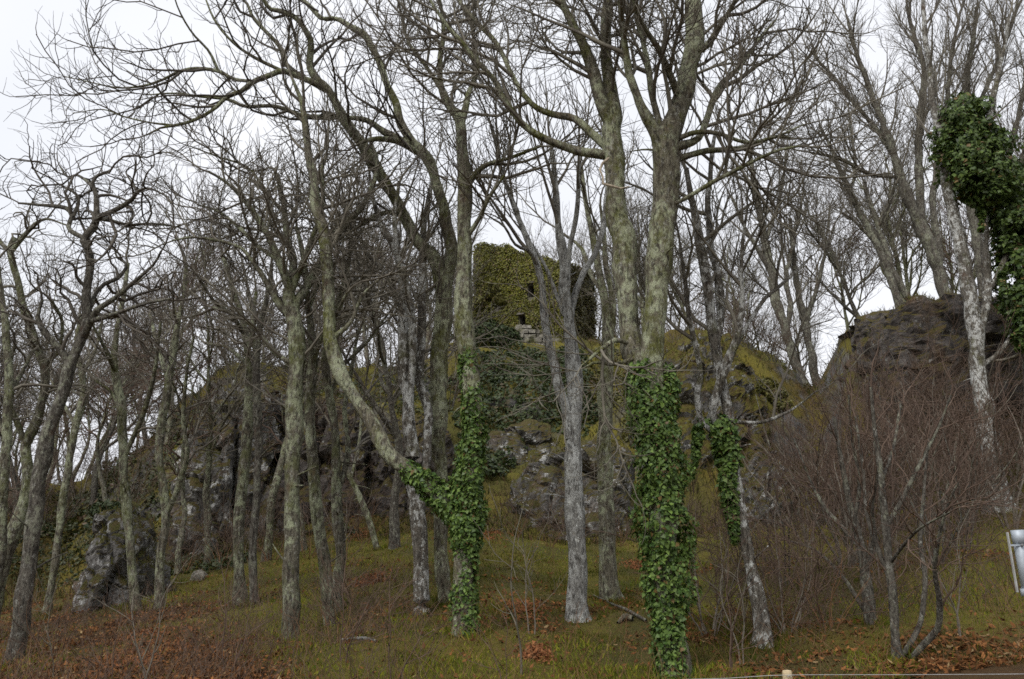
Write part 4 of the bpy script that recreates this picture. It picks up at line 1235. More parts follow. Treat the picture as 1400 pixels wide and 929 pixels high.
# ------------------------------------------------------------------ background trees: prototypes, then copies
KINDS['far'] = [(1.9, 2.6, (22, 52), 7, 0.034, 0.013, 0.13, 0.10, 0.2), (3.0, 1.3, (22, 50), 5, 0.015, 0.009, 0.14, 0.10, 0.12), (3.4, 0.70, (22, 50), 4, 0.010, 0.007, 0.14, 0.10, 0.12), (3.2, 0.36, (20, 48), 3, 0.0075, 0.0055, 0.10, 0.08, 0.2)]
KINDS['far_oak'] = [(1.8, 2.0, (30, 70), 8, 0.036, 0.013, 0.30, 0.05, 0.12), (3.4, 1.0, (30, 70), 6, 0.015, 0.009, 0.28, 0.06, 0.1), (4.0, 0.52, (30, 65), 4, 0.010, 0.007, 0.24, 0.06, 0.12), (3.6, 0.28, (25, 60), 3, 0.0075, 0.0055, 0.15, 0.05, 0.2)]


def world_tree(name, H, r0, seed, kind, mat, twig, nlimb=6, lean=0.05, fork=0.4, upto=4, thin=1.0):
    rng = np.random.default_rng(seed)
    K = 14
    p, d, pts = np.zeros(3), norm(np.array([rng.normal() * lean, rng.normal() * lean, 1.0])), []
    for j in range(K):
        pts.append(p.copy())
        p = p + d * H * 0.72 / (K - 1)
        d = norm(d + 0.09 * rng.normal(size=3) + np.array([0, 0, 0.05]))
    q = np.c_[np.array(pts), np.linspace(r0, r0 * 0.32, K)]
    q[0, 3] *= 1.3
    base = np.zeros(3)
    r = root(name, (0, 0, 0), "", "tree")
    qt = knobbly(resample(q, 44), 0.25, rng.integers(99))
    tube_obj("trunk", qt, 9, mat, r, base)
    P, R = resample(q, 16)[None, :, :3], resample(q, 16)[None, :, 3]
    LP, LR, LL = sprout(P, R, np.array([nlimb / 1.0]), 1.0, H * 0.40, (18, 48), 12, r0 * 0.5, r0 * 0.12, 0.13, 0.08, fork, 0.25, rng)
    L0 = [(qt[:, :3], qt[:, 3], 0.45)]
    for a, b_ in zip(LP, LR):
        ql = knobbly(resample(np.c_[a, b_], 26), 0.3, rng.integers(99))
        tube_obj("limb", ql, 6, mat, r, base)
        L0.append((ql[:, :3], ql[:, 3], 0.15))
    add("crown", crown_mesh("crown", L0, kind, base, rng, thin, 1.0, upto), twig, r)
    return r


def copy_tree(src):
    c = src.copy()
    COL.objects.link(c)
    for ch in src.children:
        d = ch.copy()
        COL.objects.link(d)
        d.parent = c
    return c


PROTO = [world_tree("bare_tree", 12.0, 0.17, 101, 'far', M_dark, M_twig, 7),
         world_tree("bare_tree", 13.0, 0.15, 102, 'far', M_green, M_twig, 6),
         world_tree("bare_tree", 11.0, 0.16, 103, 'far_oak', M_dark, M_twig_dark, 7, 0.10),
         world_tree("bare_tree", 12.0, 0.13, 104, 'far', M_bark, M_twig_red, 6, 0.08),
         world_tree("bare_tree", 9.0, 0.11, 105, 'far_oak', M_green, M_twig_red, 6, 0.12),
         world_tree("bare_tree", 14.0, 0.18, 106, 'far', M_bark, M_twig, 8, 0.06)]
USED = set()


def place(k, px, Y, sc, label, group, rz):
    X = float(at(px, 600, Y)[0])
    src = PROTO[k]
    if k in USED:
        o = copy_tree(src)
    else:
        o = src
        USED.add(k)
    o.location = (X, Y, float(tz(X, Y)) - 0.15)
    o.rotation_euler = (0, 0, rz)
    o.scale = (sc, sc, sc)
    tag(o, label, "tree", group)
    return o


rg = np.random.default_rng(42)
FAR = [
    # px range, depth range, count, size range, kinds, label, group
    (-60, 235, 30, 46, 11, (0.75, 1.0), (0, 1, 2, 4, 4, 3), "slender bare tree, # in the thicket behind the mossy boulder", "trees in the far left thicket"),
    (-80, 200, 47, 70, 9, (0.9, 1.2), (1, 3, 4, 3), "thin distant tree, # at the back of the left thicket", "distant trees behind the left thicket"),
    (235, 420, 41, 58, 6, (0.75, 1.0), (0, 2, 3, 4, 4), "bare tree, # on the crest of the tall dark crag", "trees on the crest of the left crag"),
    (420, 590, 50, 64, 5, (0.85, 1.1), (0, 1, 3, 5), "bare tree, # on the grassy crest left of the tower", "trees on the crest left of the tower"),
    (560, 900, 68, 84, 11, (1.15, 1.45), (0, 3, 5), "bare tree, # of those rising behind the ruined tower", "trees behind the tower"),
    (845, 1125, 52, 70, 8, (0.85, 1.1), (0, 1, 3, 5), "bare tree, # on the skyline behind the mossy pinnacle", "trees behind the pinnacle"),
    (1150, 1420, 41, 55, 7, (0.9, 1.15), (0, 3, 5), "bare tree, # of those standing back on the cliff top", "trees back on the cliff top"),
]
ORD = "leftmost,second from left,third from left,fourth from left,fifth from left,sixth from left,seventh from left,eighth from left,ninth from left,tenth from left,eleventh from left,twelfth from left,thirteenth from left,fourteenth from left,rightmost".split(",")


def ordinal(lab, i, n):
    """a label of its own for each of a row of alike things"""
    return lab.replace("#", "rightmost" if i == n - 1 else ORD[i])


for x0, x1, y0, y1, n, sc, ks, lab, grp in FAR:
    for i in range(n):
        px = x0 + (x1 - x0) * (i + rg.random()) / n
        place(int(rg.choice(ks)), px, float(rg.uniform(y0, y1)), float(rg.uniform(*sc)), ordinal(lab, i, n), grp, float(rg.random() * 6.28))
for px, Y, k, sc, lab in [(262, 25.0, 4, 0.85, "small bare tree against the left side of the tall dark crag"), (300, 26.0, 1, 0.75, "thin trunk before the fissured middle of the tall dark crag"),
                          (375, 24.0, 1, 0.8, "straight trunk between the thin reddish trunk and the bushy dark tree"), (425, 25.5, 4, 0.9, "trunk in the shade behind the two close grey-green trunks"),
                          (545, 23.0, 0, 0.8, "dark trunk on the moss left of the pale-patched trunk")]:
    place(k, px, Y, sc, lab, None, px * 0.7)

# ------------------------------------------------------------------ shrubs and saplings
KINDS['shrub'] = [(2.9, 1.15, (16, 60), 7, 0.011, 0.005, 0.20, 0.04, 0.12), (4.2, 0.58, (20, 60), 5, 0.0064, 0.004, 0.20, 0.05, 0.1), (4.6, 0.28, (20, 55), 3, 0.0046, 0.003, 0.14, 0.05, 0.15)]
KINDS['sapling'] = [(3.2, 0.7, (25, 60), 6, 0.007, 0.0035, 0.14, 0.05, 0.1), (4.5, 0.32, (25, 55), 4, 0.0042, 0.0028, 0.12, 0.06, 0.15)]


def shrub_proto(name, H, nst, spread_, seed, mat, twig, r0=0.022, kind='shrub', thin=1.0):
    rng = np.random.default_rng(seed)
    r = root(name, (0, 0, 0), "", "shrub")
    L0 = []
    for i in range(nst):
        a = 6.283 * (i + rng.random() * 0.7) / nst
        d = norm(np.array([math.cos(a) * spread_ * rng.uniform(0.4, 1.2), math.sin(a) * spread_ * rng.uniform(0.4, 1.2), 1.0]))
        p = np.array([math.cos(a), math.sin(a), 0]) * 0.08 * min(nst, 4) / 4
        h, pts = H * rng.uniform(0.65, 1.1), []
        for j in range(12):
            pts.append(p.copy())
            p = p + d * h / 11
            d = norm(d + 0.12 * rng.normal(size=3) + np.array([0, 0, 0.03]))
        pts[0][2] -= 0.1
        rr = r0 * rng.uniform(0.7, 1.3)
        q = knobbly(resample(np.c_[np.array(pts), np.linspace(rr, rr * 0.25, 12)], 22), 0.4, rng.integers(99))
        tube_obj("stem", q, 6, mat, r, np.zeros(3))
        L0.append((q[:, :3], q[:, 3], 0.12))
    add("twigs", crown_mesh("twigs", L0, kind, np.zeros(3), rng, thin, 1.0, len(KINDS[kind])), twig, r)["kind"] = "stuff"
    return r


SH = [shrub_proto("shrub", 3.6, 7, 0.45, 201, M_stem_pale, M_twig_red, 0.030), shrub_proto("shrub", 3.0, 7, 0.6, 202, M_dark, M_twig_red, 0.026), shrub_proto("shrub", 2.2, 6, 0.7, 203, M_stem_pale, M_twig_red, 0.018),
      shrub_proto("shrub", 1.3, 8, 0.7, 204, M_bracken, M_twig_red, 0.009)]
SP_ = [shrub_proto("sapling", 2.3, 1, 0.12, 211, M_twig, M_twig, 0.018, 'sapling'), shrub_proto("sapling", 1.7, 2, 0.3, 212, M_twig_red, M_twig_red, 0.012, 'sapling'), shrub_proto("sapling", 2.8, 2, 0.18, 213, M_stem_pale, M_twig, 0.016, 'sapling')]
used2 = set()


def place2(src, px, Y, sc, label, group, cat, rz, z=None):
    X = float(at(px, 700, Y)[0])
    o = copy_tree(src) if src.name in used2 else src
    used2.add(src.name)
    o.location = (X, Y, float(tz(X, Y)) - 0.05 if z is None else z)
    o.rotation_euler = (0, 0, rz)
    o.scale = (sc, sc, sc)
    return tag(o, label, cat, group)


rg = np.random.default_rng(77)
for x0, x1, y0, y1, n, ks, sc, lab, grp in [
        (1085, 1420, 21.0, 27.5, 14, (0, 0, 1), (0.85, 1.15), "red-brown twiggy shrub, # at the foot of the dark cliff", "shrubs at the foot of the cliff"),
        (1065, 1330, 15.0, 19.5, 6, (0, 1, 2), (0.6, 0.95), "red-brown shrub, # on the slope before the cliff thicket", "shrubs on the right slope"),
        (1130, 1400, 27.5, 29.3, 8, (0, 1), (1.15, 1.5), "tall dark shrub, # of those pressed against the cliff face", "shrubs against the cliff face"),
        (180, 520, 23.0, 27.0, 8, (2, 3), (0.8, 1.1), "low brown shrub, # under the tall dark crag", "low shrubs under the left crag"),
        (650, 1010, 23.0, 27.0, 6, (2, 3), (0.6, 0.9), "low brown shrub, # at the foot of the central rocks", "low shrubs under the central rocks"),
        (60, 560, 12.0, 15.5, 6, (3,), (0.5, 0.8), "knee-high russet bush, # on the leafy lower left slope", "russet bushes on the lower left slope"),
        (960, 1160, 12.5, 14.5, 4, (2, 3), (0.7, 1.0), "sprawling brown bush, # right of the broad ivy sleeve", "bushes right of the ivy sleeve"),
        (-40, 230, 30.0, 42.0, 10, (0, 1, 2), (0.8, 1.2), "brown thicket shrub, # on the rise behind the boulder", "shrubs on the far left rise"),
        (230, 620, 36.0, 46.0, 11, (1, 2), (0.8, 1.2), "brown scrub bush, # on top of the left crags", "scrub on top of the left crags"),
        (870, 1110, 36.0, 46.0, 9, (1, 2), (0.7, 1.0), "brown scrub bush, # on the mossy pinnacle", "scrub on the pinnacle")]:
    for i in range(n):
        place2(SH[int(rg.choice(ks))], x0 + (x1 - x0) * (i + rg.random()) / n, float(rg.uniform(y0, y1)), float(rg.uniform(*sc)), ordinal(lab, i, n), grp, "shrub", float(rg.random() * 6.28))
for px, Y, k, sc, lab in [(711, 11.5, 0, 1.0, "slim dark sapling between the two ivy-clad trunks"), (726, 14.0, 2, 0.85, "paler sapling just behind the slim dark sapling"), (170, 11.0, 1, 0.8, "thin sapling at the bottom left among the fallen leaves"),
                          (222, 10.5, 2, 0.7, "forked sapling beside the patch of orange leaves"), (690, 11.2, 1, 0.7, "bent twig of a sapling just right of the ivy forked trunk"), (548, 11.5, 1, 0.9, "wispy sapling left of the ivy forked trunk's foot"),
                          (985, 11.8, 1, 1.1, "reddish sapling immediately right of the broad ivy sleeve"), (1000, 12.5, 2, 0.8, "pale sapling between the broad ivy sleeve and the white-footed tree"), (1290, 12.0, 2, 0.8, "sapling on the leafy bank at the right"),
                          (330, 11.8, 1, 0.9, "thin red sapling left of the bushy dark trunk's foot"), (478, 12.0, 1, 1.0, "thin sapling right of the two close trunks' feet"), (100, 13.0, 0, 0.7, "single upright sapling below the mossy boulder")]:
    place2(SP_[k], px, Y, sc, lab, None, "sapling", px * 0.37)

# two shrubs with stout grey stems, traced
tree('S1', "large_shrub", "big many-stemmed grey shrub on the right slope in front of the cliff",
     [(1232, 928, 17), (1224, 880, 15), (1220, 820, 14), (1215, 760, 13), (1211, 710, 12), (1205, 650, 10), (1196, 590, 7), (1190, 530, 4)],
     [[(1234, 915, 11), (1262, 882, 11), (1282, 858, 10), (1284, 820, 9), (1278, 780, 8), (1285, 730, 6), (1296, 690, 4), (1310, 660, 3)], [(1232, 900, 9), (1258, 850, 8), (1266, 790, 8), (1258, 740, 7), (1262, 680, 5), (1270, 600, 3)],
      [(1212, 720, 8), (1230, 690, 8), (1250, 650, 7), (1270, 610, 6), (1285, 580, 4), (1300, 540, 3)], [(1219, 800, 7), (1200, 750, 7), (1185, 700, 6), (1180, 640, 5), (1170, 570, 3)], [(1206, 655, 6), (1222, 610, 5), (1232, 550, 4)], [(1217, 770, 6), (1240, 740, 5), (1262, 720, 4), (1300, 700, 3)]],
     11.5, M_dark, 'shrub', M_twig_red, t0=0.3, limb_t0=0.2, thin=1.0, cat='shrub', upto=3, flare=1.1)
tree('S2', "large_shrub", "grey-stemmed shrub left of the big many-stemmed one",
     [(1195, 895, 22), (1190, 850, 20), (1184, 800, 18), (1178, 755, 15), (1170, 720, 12), (1160, 680, 10), (1150, 630, 7), (1140, 570, 4)],
     [[(1182, 790, 9), (1195, 740, 9), (1192, 690, 8), (1200, 640, 6), (1195, 580, 4)], [(1176, 750, 8), (1150, 720, 7), (1125, 690, 6), (1105, 650, 4), (1085, 600, 3)], [(1190, 850, 8), (1160, 800, 7), (1135, 770, 6), (1110, 750, 4), (1080, 740, 3)], [(1168, 715, 6), (1175, 660, 6), (1165, 600, 4), (1160, 540, 3)]],
     13.5, M_dark, 'shrub', M_twig_red, t0=0.35, limb_t0=0.2, thin=1.0, cat='shrub', upto=3, flare=1.1)

# ------------------------------------------------------------------ leafy bushes and ivy on the hill
def leaf_bush(name, label, blobs, leaf, n, cols, seed, cat='bush', shape=KITE):
    """blobs: (px, py, radius px, Y)"""
    rng = np.random.default_rng(seed)
    Ps, Ns = [], []
    tot = sum(b_[2] ** 2 for b_ in blobs)
    b0 = at(blobs[0][0], blobs[0][1], blobs[0][3])
    for (px, py, rp, Y) in blobs:
        c = at(px, py, Y)
        rr = rp / FPX * Y
        m = int(n * rp * rp / tot)
        d = norm(rng.normal(size=(m, 3)))
        rad = rr * (1 + 0.35 * fbm((c + d * rr) * 1.3, 3, seed)) * rng.uniform(0.55, 1.0, m) ** 0.5
        Ps.append(c + d * rad[:, None] * np.array([1, 1, 0.85]))
        Ns.append(d + 0.6 * rng.normal(size=(m, 3)) + np.array([0, 0, 0.5]))
    P = np.concatenate(Ps)
    base = np.array([b0[0], b0[1], float(tz(b0[0], b0[1])) - 0.1])
    r = root(name, base, label, cat)
    for i in range(5):
        k = blobs[i % len(blobs)]
        c = at(k[0], k[1], k[3]) + rng.normal(size=3) * 0.25
        q = np.array([[*(base + rng.normal(size=3) * 0.08), 0.05], [*((base + c) / 2 + rng.normal(size=3) * 0.1), 0.035], [*c, 0.015]])
        tube_obj("stem", resample(q, 10), 6, M_dark, r, base)
    o = add("foliage", leaf_mesh("foliage", P - base, np.concatenate(Ns), leaf * rng.uniform(0.6, 1.3, len(P)), tints(len(P), cols[0], cols[1], 0.3, cols[2], 0.08, rng), shape, 0.5, 0.2, rng), M_ivy, r)
    o["kind"] = "stuff"
    return r


DK = ((0.020, 0.034, 0.010), (0.050, 0.068, 0.018), (0.09, 0.07, 0.03))
YL = ((0.06, 0.062, 0.014), (0.125, 0.115, 0.022), (0.12, 0.08, 0.04))
leaf_bush("ivy_bush", "dark green ivy bush hugging the tower's left foot", [(664, 456, 24, 54.0), (690, 462, 20, 53.5), (640, 465, 22, 53.5)], 0.17, 6000, DK, 301)
leaf_bush("gorse_bush", "yellow-green bush climbing the tower's left face", [(668, 400, 16, 55.5), (682, 410, 12, 55.3), (655, 415, 14, 55.5)], 0.16, 3000, YL, 302)
leaf_bush("gorse_bush", "small yellow-green bush on the right shoulder of the mossy pinnacle", [(1062, 540, 16, 31.0), (1048, 528, 13, 31.2), (1072, 556, 13, 30.8)], 0.10, 2600, YL, 303)
leaf_bush("ivy_bush", "dark ivy mound on top of the mossy boulder", [(150, 700, 22, 21.2), (165, 715, 18, 21.0), (135, 698, 16, 21.4)], 0.09, 3500, DK, 305)
leaf_bush("gorse_bush", "green brush at the right edge under the ivy head", [(1400, 420, 30, 29.0), (1420, 460, 34, 28.5)], 0.11, 3000, DK, 306)


def hill_leaves(name, label, n, region, leaf, cols, seed, lift=0.5, xr=(-8, 10), yr=(28, 54), cat='ivy'):
    """region: px ellipse list (cx, cy, rx, ry) tested on the ground point"""
    rng = np.random.default_rng(seed)
    X, Y = rng.uniform(*xr, n * 6), rng.uniform(*yr, n * 6)
    Z = tz(X, Y)
    px, py = pix(np.stack([X, Y, Z], -1))
    m = np.zeros(len(X))
    nz = fbm(np.stack([X, Y, Z], -1) * 0.6, 3, seed)
    for cx, cy, rx, ry in region:
        m = np.maximum(m, 1.25 - np.sqrt(((px - cx) / rx) ** 2 + ((py - cy) / ry) ** 2))
    k = np.nonzero(m + 0.35 * nz > 0.3)[0][:n]
    X, Y, Z = X[k], Y[k], Z[k]
    nn = tnormal(X, Y)
    P = np.stack([X, Y, Z], -1)
    lump = np.clip(0.5 + 0.8 * fbm(P * 0.9, 3, seed + 3), 0.05, 1.4)
    P = P + nn * (lift * lump * rng.random(len(X)) ** 0.5)[:, None]
    o = add(name, leaf_mesh(name, P, nn + 0.6 * rng.normal(size=P.shape) + np.array([0, 0, 0.4]), leaf * rng.uniform(0.6, 1.3, len(P)), tints(len(P), cols[0], cols[1], 0.3, cols[2], 0.06, rng), KITE, 0.6, 0.2, rng), M_ivy)
    return tag(o, label, cat, kind="stuff")


hill_leaves("ivy", "dark ivy carpeting the bank below the tower", 26000, [(715, 520, 95, 45), (690, 575, 70, 60), (760, 560, 60, 50), (670, 620, 50, 40)], 0.17, DK, 311)
hill_leaves("brush", "green brush over the slope between the left crags and the tower bank", 9000, [(560, 540, 70, 35), (450, 540, 70, 30)], 0.16, (DK[0], (0.075, 0.075, 0.02), (0.10, 0.07, 0.035)), 312, 0.35, (-14, 4), (28, 50))
hill_leaves("brush", "mossy olive growth over the slope right of the silvery trunk", 9000, [(850, 520, 50, 45), (900, 560, 60, 60)], 0.15, (YL[0], YL[1], YL[2]), 313, 0.3, (0, 14), (28, 52))
hill_leaves("brush", "drab brush along the rise behind the far left trunks", 12000, [(60, 700, 120, 40), (170, 660, 60, 50), (250, 600, 40, 50)], 0.17, (DK[0], (0.075, 0.072, 0.02), (0.10, 0.065, 0.035)), 315, 0.5, (-28, -8), (28, 46))
hill_leaves("brush", "dark undergrowth between the boulder and the tall dark crag", 7000, [(210, 720, 80, 60), (60, 760, 80, 50), (280, 770, 60, 20)], 0.12, (DK[0], (0.05, 0.055, 0.016), (0.09, 0.06, 0.03)), 314, 0.3, (-22, -4), (19, 34))

# ------------------------------------------------------------------ grass, fallen leaves, undergrowth
rg = np.random.default_rng(5)


def ground_points(n, y0, y1, pw=0.6):
    u = rg.random(n)
    Y = (y0 ** (1 - pw) + u * (y1 ** (1 - pw) - y0 ** (1 - pw))) ** (1 / (1 - pw))
    X = rg.uniform(-0.66, 0.66, n) * Y
    return X, Y


X, Y = ground_points(130000, 10.5, 30)
lt = litter_amount(X, Y)
cl = fbm(np.stack([X, Y, 0 * X], -1) * 1.1, 3, 91)
k = rg.random(len(X)) < np.clip(1.0 - 0.98 * lt + 0.5 * cl, 0.05, 1)
X, Y, lt, cl = X[k], Y[k], lt[k], cl[k]
for r_, b_, m_ in TREES.values():                          # taller tufts round the feet of the trees
    if b_[1] < 30:
        rad = m_[0][0, 3] + np.abs(rg.normal(0.02, 0.10, 170))
        th_ = rg.random(170) * 6.283
        X, Y = np.r_[X, b_[0] + np.cos(th_) * rad], np.r_[Y, b_[1] + np.sin(th_) * rad]
        cl = np.r_[cl, np.full(170, 1.0)]
P = np.stack([X, Y, tz(X, Y) - 0.01], -1)
n = len(P)
patch = smooth(0.5 + 1.3 * fbm(np.stack([X, Y, 0 * X], -1) * 0.7, 3, 51))[:, None]
tt = tints(n, (0.060, 0.090, 0.010), (0.185, 0.180, 0.018), 0.35, (0.20, 0.12, 0.04), 0.10, rg) * (0.62 + 0.75 * patch)
tall = np.clip(1 + 0.9 * cl, 0.35, 2.0)
o = add("grass", blade_mesh("grass", P, np.tile([0, 0, 1.0], (n, 1)), rg.uniform(0.03, 0.11, n) * tall, rg.uniform(0.007, 0.017, n), tt, rg), M_grass)
tag(o, "short mossy grass over the slope", "grass", kind="stuff")

X, Y = ground_points(46000, 26, 54, 0.3)
P = np.stack([X, Y, tz(X, Y) - 0.02], -1)
n = len(P)
cl = fbm(P * 0.5, 3, 92)
tt = tints(n, (0.040, 0.045, 0.013), (0.095, 0.085, 0.025), 0.3, (0.11, 0.07, 0.035), 0.25, rg)
o = add("rough_grass", blade_mesh("rough_grass", P, tnormal(X, Y) * 0.4 + np.array([0, 0, 0.7]), rg.uniform(0.15, 0.45, n) * np.clip(1 + cl, 0.4, 2), rg.uniform(0.02, 0.04, n), tt, rg), M_grass)
tag(o, "rough tussock grass on the hillside among the rocks", "grass", kind="stuff")

X, Y = ground_points(105000, 10.5, 30)
lt = litter_amount(X, Y)
k = rg.random(len(X)) < np.clip(1.15 * lt - 0.08, 0.03, 1)
X, Y = X[k], Y[k]
px, py = pix(np.stack([X, Y, tz(X, Y)], -1))
Xb, Yb = rg.normal(0, 1, 1500), rg.normal(0, 1, 1500)
sp = []
for (cx, cy, rx) in ((190, 885, 0.62), (188, 905, 0.5), (495, 735, 0.35), (508, 795, 0.4), (715, 835, 0.35), (735, 899, 0.2), (880, 775, 0.4), (660, 735, 0.5)):
    yy = cast(cx, cy) or 12.0
    c = at(cx, cy, yy)
    m = 420
    sp.append(np.stack([c[0] + rg.normal(0, rx * 0.55, m), c[1] + rg.normal(0, rx * 1.1, m)], -1))
sp = np.concatenate(sp)
nb = len(X)
X, Y = np.r_[X, sp[:, 0]], np.r_[Y, sp[:, 1]]
P = np.stack([X, Y, tz(X, Y) + rg.uniform(0.0, 0.07, len(X))], -1)
n = len(P)
tt = tints(n, (0.075, 0.032, 0.013), (0.215, 0.094, 0.034), 0.45, (0.26, 0.18, 0.09), 0.05, rg)
tt[nb:] = tints(n - nb, (0.17, 0.066, 0.028), (0.27, 0.115, 0.05), 0.3, None, 0, rg)
o = add("fallen_leaves", leaf_mesh("fallen_leaves", P, tnormal(X, Y) + 0.5 * rg.normal(size=P.shape), rg.uniform(0.045, 0.105, n), tt, OVAL, 0.0, 0.35, rg), M_litter)
tag(o, "fallen brown and orange leaves strewn over the slope", "leaves", kind="stuff")


def arches(name, label, n, sample, mat, h=(0.25, 0.9), r=0.0032, seed=1):
    rng = np.random.default_rng(seed)
    X, Y = sample(rng, n)
    P0 = np.stack([X, Y, tz(X, Y) - 0.02], -1)
    d = norm(np.c_[rng.normal(size=(n, 2)) * 0.55, np.ones(n)])
    ln = rng.uniform(*h, n)
    pts = [P0]
    for j in range(4):
        pts.append(pts[-1] + d * (ln / 4)[:, None])
        d = norm(d + 0.16 * rng.normal(size=d.shape) + np.array([0, 0, -0.10]))
    P = np.stack(pts, 1)
    R = np.linspace(1, 0.45, 5)[None] * (r * rng.uniform(0.6, 1.4, n))[:, None]
    v, f = tubes(P, R, 3)
    return tag(add(name, mesh_np(name, v, [f]), mat), label, "undergrowth", kind="stuff")


def s_low(rng, n):
    Y = rng.uniform(10.3, 15.5, n)
    return rng.uniform(-0.62, 0.62, n) * Y, Y


def s_left(rng, n):
    Y = rng.uniform(10.3, 19, n)
    return rng.uniform(-0.64, -0.08, n) * Y, Y


def s_right(rng, n):
    Y = rng.uniform(13, 27, n)
    return rng.uniform(0.22, 0.64, n) * Y, Y


def s_mid(rng, n):
    Y = rng.uniform(19, 29, n)
    return rng.uniform(-0.6, 0.3, n) * Y, Y


arches("undergrowth", "dry russet stems over the lower slope", 1900, s_low, M_bracken, (0.2, 0.75), 0.003, 1)
arches("undergrowth", "dead red-brown bramble stems on the lower left slope", 2800, s_left, M_twig_red, (0.25, 0.8), 0.0032, 2)
arches("undergrowth", "tangled brown stems under the shrubs on the right slope", 2600, s_right, M_twig_red, (0.3, 1.3), 0.004, 3)
arches("undergrowth", "thin dry stems in the moss below the rocks", 1200, s_mid, M_bracken, (0.25, 0.7), 0.004, 4)

# pale fallen branch and rotten log in the moss
def ground_branch(name, label, pts, mat, Y=None, cat='branch'):
    a = np.asarray(pts, float)
    q = []
    for x, y, w in a:
        yy = cast(x, y) or Y or 14.0
        p = at(x, y, yy)
        rr = w / FPX * yy * 0.5
        q.append([p[0], p[1], float(tz(p[0], p[1])) + rr * 1.2, rr])
    q = knobbly(resample(np.array(q), 24), 0.5, 5)
    base = q[0, :3].copy()
    v, f = tubes(q[None, :, :3], q[None, :, 3], 7)
    o = add(name, mesh_np(name, v - base, [f]), mat, None, tuple(base))
    return tag(o, label, cat)


ground_branch("fallen_branch", "pale fallen branch lying right of the two close trunks", [(467, 877, 3), (485, 877, 4), (500, 876, 4), (515, 879, 3)], M_white)
ground_branch("rotten_log", "short mossy log in the grass left of the broad ivy sleeve", [(845, 855, 5), (855, 850, 9), (866, 852, 8)], M_bark, cat='log')
ground_branch("fallen_branch", "dark curved stick in the grass between silvery trunk and ivy sleeve", [(812, 815, 2), (835, 828, 3), (860, 838, 4), (884, 852, 4)], M_dark)

# ------------------------------------------------------------------ wire fence and steel tube at the roadside
FY = 5.7
pt = at(1076, 917, FY)
fence = root("wire_fence", (pt[0], FY, float(tz(pt[0], FY))), "strained wire fence with a pale sawn post along the bottom right", "fence")
fb = np.array(fence.location)


def round_post(X, top, r):
    zg = float(tz(X, FY)) - 0.35
    zz = [zg, top - 0.012, top, top + 0.004]
    rr = [r, r, r * 0.88, 0.001]
    q = np.array([[X, FY, z_, r_] for z_, r_ in zip(zz, rr)])
    v, f = tubes(q[None, :, :3], q[None, :, 3], 12)
    return add("post", mesh_np("post", v - fb, [f], False), M_post, fence)


round_post(pt[0], pt[2], 0.029)
xr_ = at(1500, 925, FY)[0]
xl_ = at(640, 1010, FY)[0]
round_post(xr_, float(at(1500, 915, FY)[2]), 0.029)
round_post(xl_, float(at(640, 975, FY)[2]), 0.029)
for dz in (0.0, -0.22, -0.45):
    seq = [(at(640, 985, FY), -0.034), (at(860, 936, FY), -0.034), (at(1000, 926.5, FY), -0.034), (at(1076, 922.5, FY), -0.034), (at(1240, 922, FY), -0.034), (at(1400, 921, FY), -0.034), (at(1500, 919, FY), -0.034)]
    q = np.array([[p[0], p[1] + dy, p[2] + dz, 0.0019] for p, dy in seq])
    q = resample(q, 60)
    v, f = tubes(q[None, :, :3], q[None, :, 3], 6)
    add("wire", mesh_np("wire", v - fb, [f]), M_wire, fence)
v, f = tubes(np.array([[[pt[0] - 0.012, FY - 0.036, pt[2] - 0.035], [pt[0], FY - 0.042, pt[2] - 0.022], [pt[0] + 0.012, FY - 0.036, pt[2] - 0.035]]]), np.full((1, 3), 0.0022), 6)
add("staple", mesh_np("staple", v - fb, [f]), M_wire, fence)

GYD = 6.6
top_c, bot_c = at(1391, 728, GYD), at(1406, 811, GYD)
ax = norm(bot_c - top_c)
gr = root("steel_tube", tuple(bot_c + np.array([0.12, 0.02, 0])), "short galvanised steel tube with a thin side plate at the right edge", "steel tube")
gb = np.array(gr.location)
r_t = 0.040


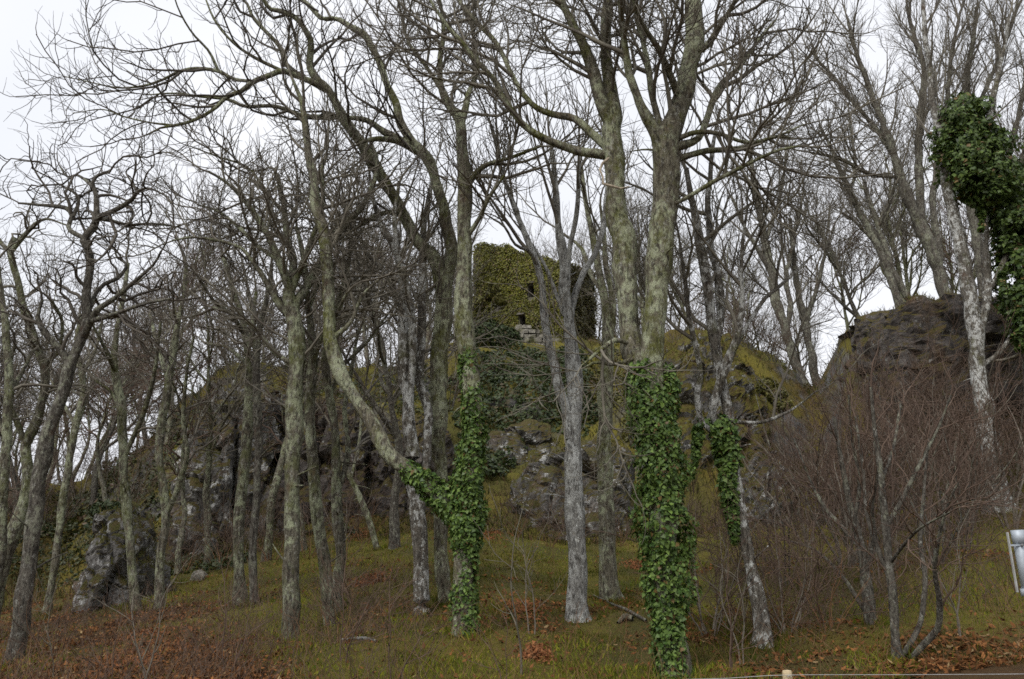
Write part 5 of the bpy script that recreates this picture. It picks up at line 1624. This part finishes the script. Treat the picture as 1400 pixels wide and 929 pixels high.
def cyl(name, p0, p1, r, sides, mat, cap=True):
    q = np.array([[*p0, 0.001 if cap else r], [*p0, r], [*p1, r], [*p1, 0.001 if cap else r]])
    q[0, :3] -= (p1 - p0) * 0.0005
    q[3, :3] += (p1 - p0) * 0.0005
    q2 = np.vstack([q[:2], [np.r_[(p0 + p1) / 2, r]], q[2:]])
    v, f = tubes(q2[None, :, :3], q2[None, :, 3], sides)
    me = mesh_np(name, v - gb, [f])
    return add(name, me, mat, gr)


cyl("tube", top_c, bot_c, r_t, 28, M_steel)
cyl("cap", top_c - ax * 0.015, top_c + ax * 0.085, r_t + 0.004, 28, M_steel)
cyl("end_bracket", bot_c - ax * 0.03, bot_c + ax * 0.022, r_t + 0.009, 20, M_steel)


def bar(name, p0, p1, w, t, mat):
    p0, p1 = np.asarray(p0), np.asarray(p1)
    d = norm(p1 - p0)
    a = norm(np.cross(d, np.array([0, 1.0, 0])))
    b = np.cross(d, a)
    V = np.array([c + sa * a * w / 2 + sb * b * t / 2 for c in (p0, p1) for sa, sb in ((-1, -1), (1, -1), (1, 1), (-1, 1))])
    f = np.array([(3, 2, 1, 0), (4, 5, 6, 7), (0, 1, 5, 4), (1, 2, 6, 5), (2, 3, 7, 6), (3, 0, 4, 7)])
    return add(name, mesh_np(name, V - gb, [f], False), mat, gr)


pl0, pl1 = at(1377, 728, GYD - 0.02), at(1391, 810, GYD - 0.02)
bar("side_plate", pl0, pl1, 0.008, 0.02, M_wire)
for k in (0.22,):
    c0 = pl0 + (pl1 - pl0) * k
    c1 = top_c + (bot_c - top_c) * k
    bar("clip", c0, c1 + np.array([0, -0.037, 0]), 0.012, 0.012, M_steel)
    cyl("bolt", c1 + np.array([-0.01, -0.056, 0]), c1 + np.array([-0.01, -0.044, 0]), 0.010, 8, M_bolt)
arm_end = bot_c + np.array([0.34, 0.05, -0.02])
cyl("arm", bot_c + np.array([0.03, 0, 0]), arm_end, 0.022, 14, M_steel)
foot_z = float(tz(arm_end[0], arm_end[1])) - 0.3
cyl("post", np.array([arm_end[0], arm_end[1], foot_z]), arm_end + np.array([0, 0, 0.12]), 0.038, 18, M_steel)
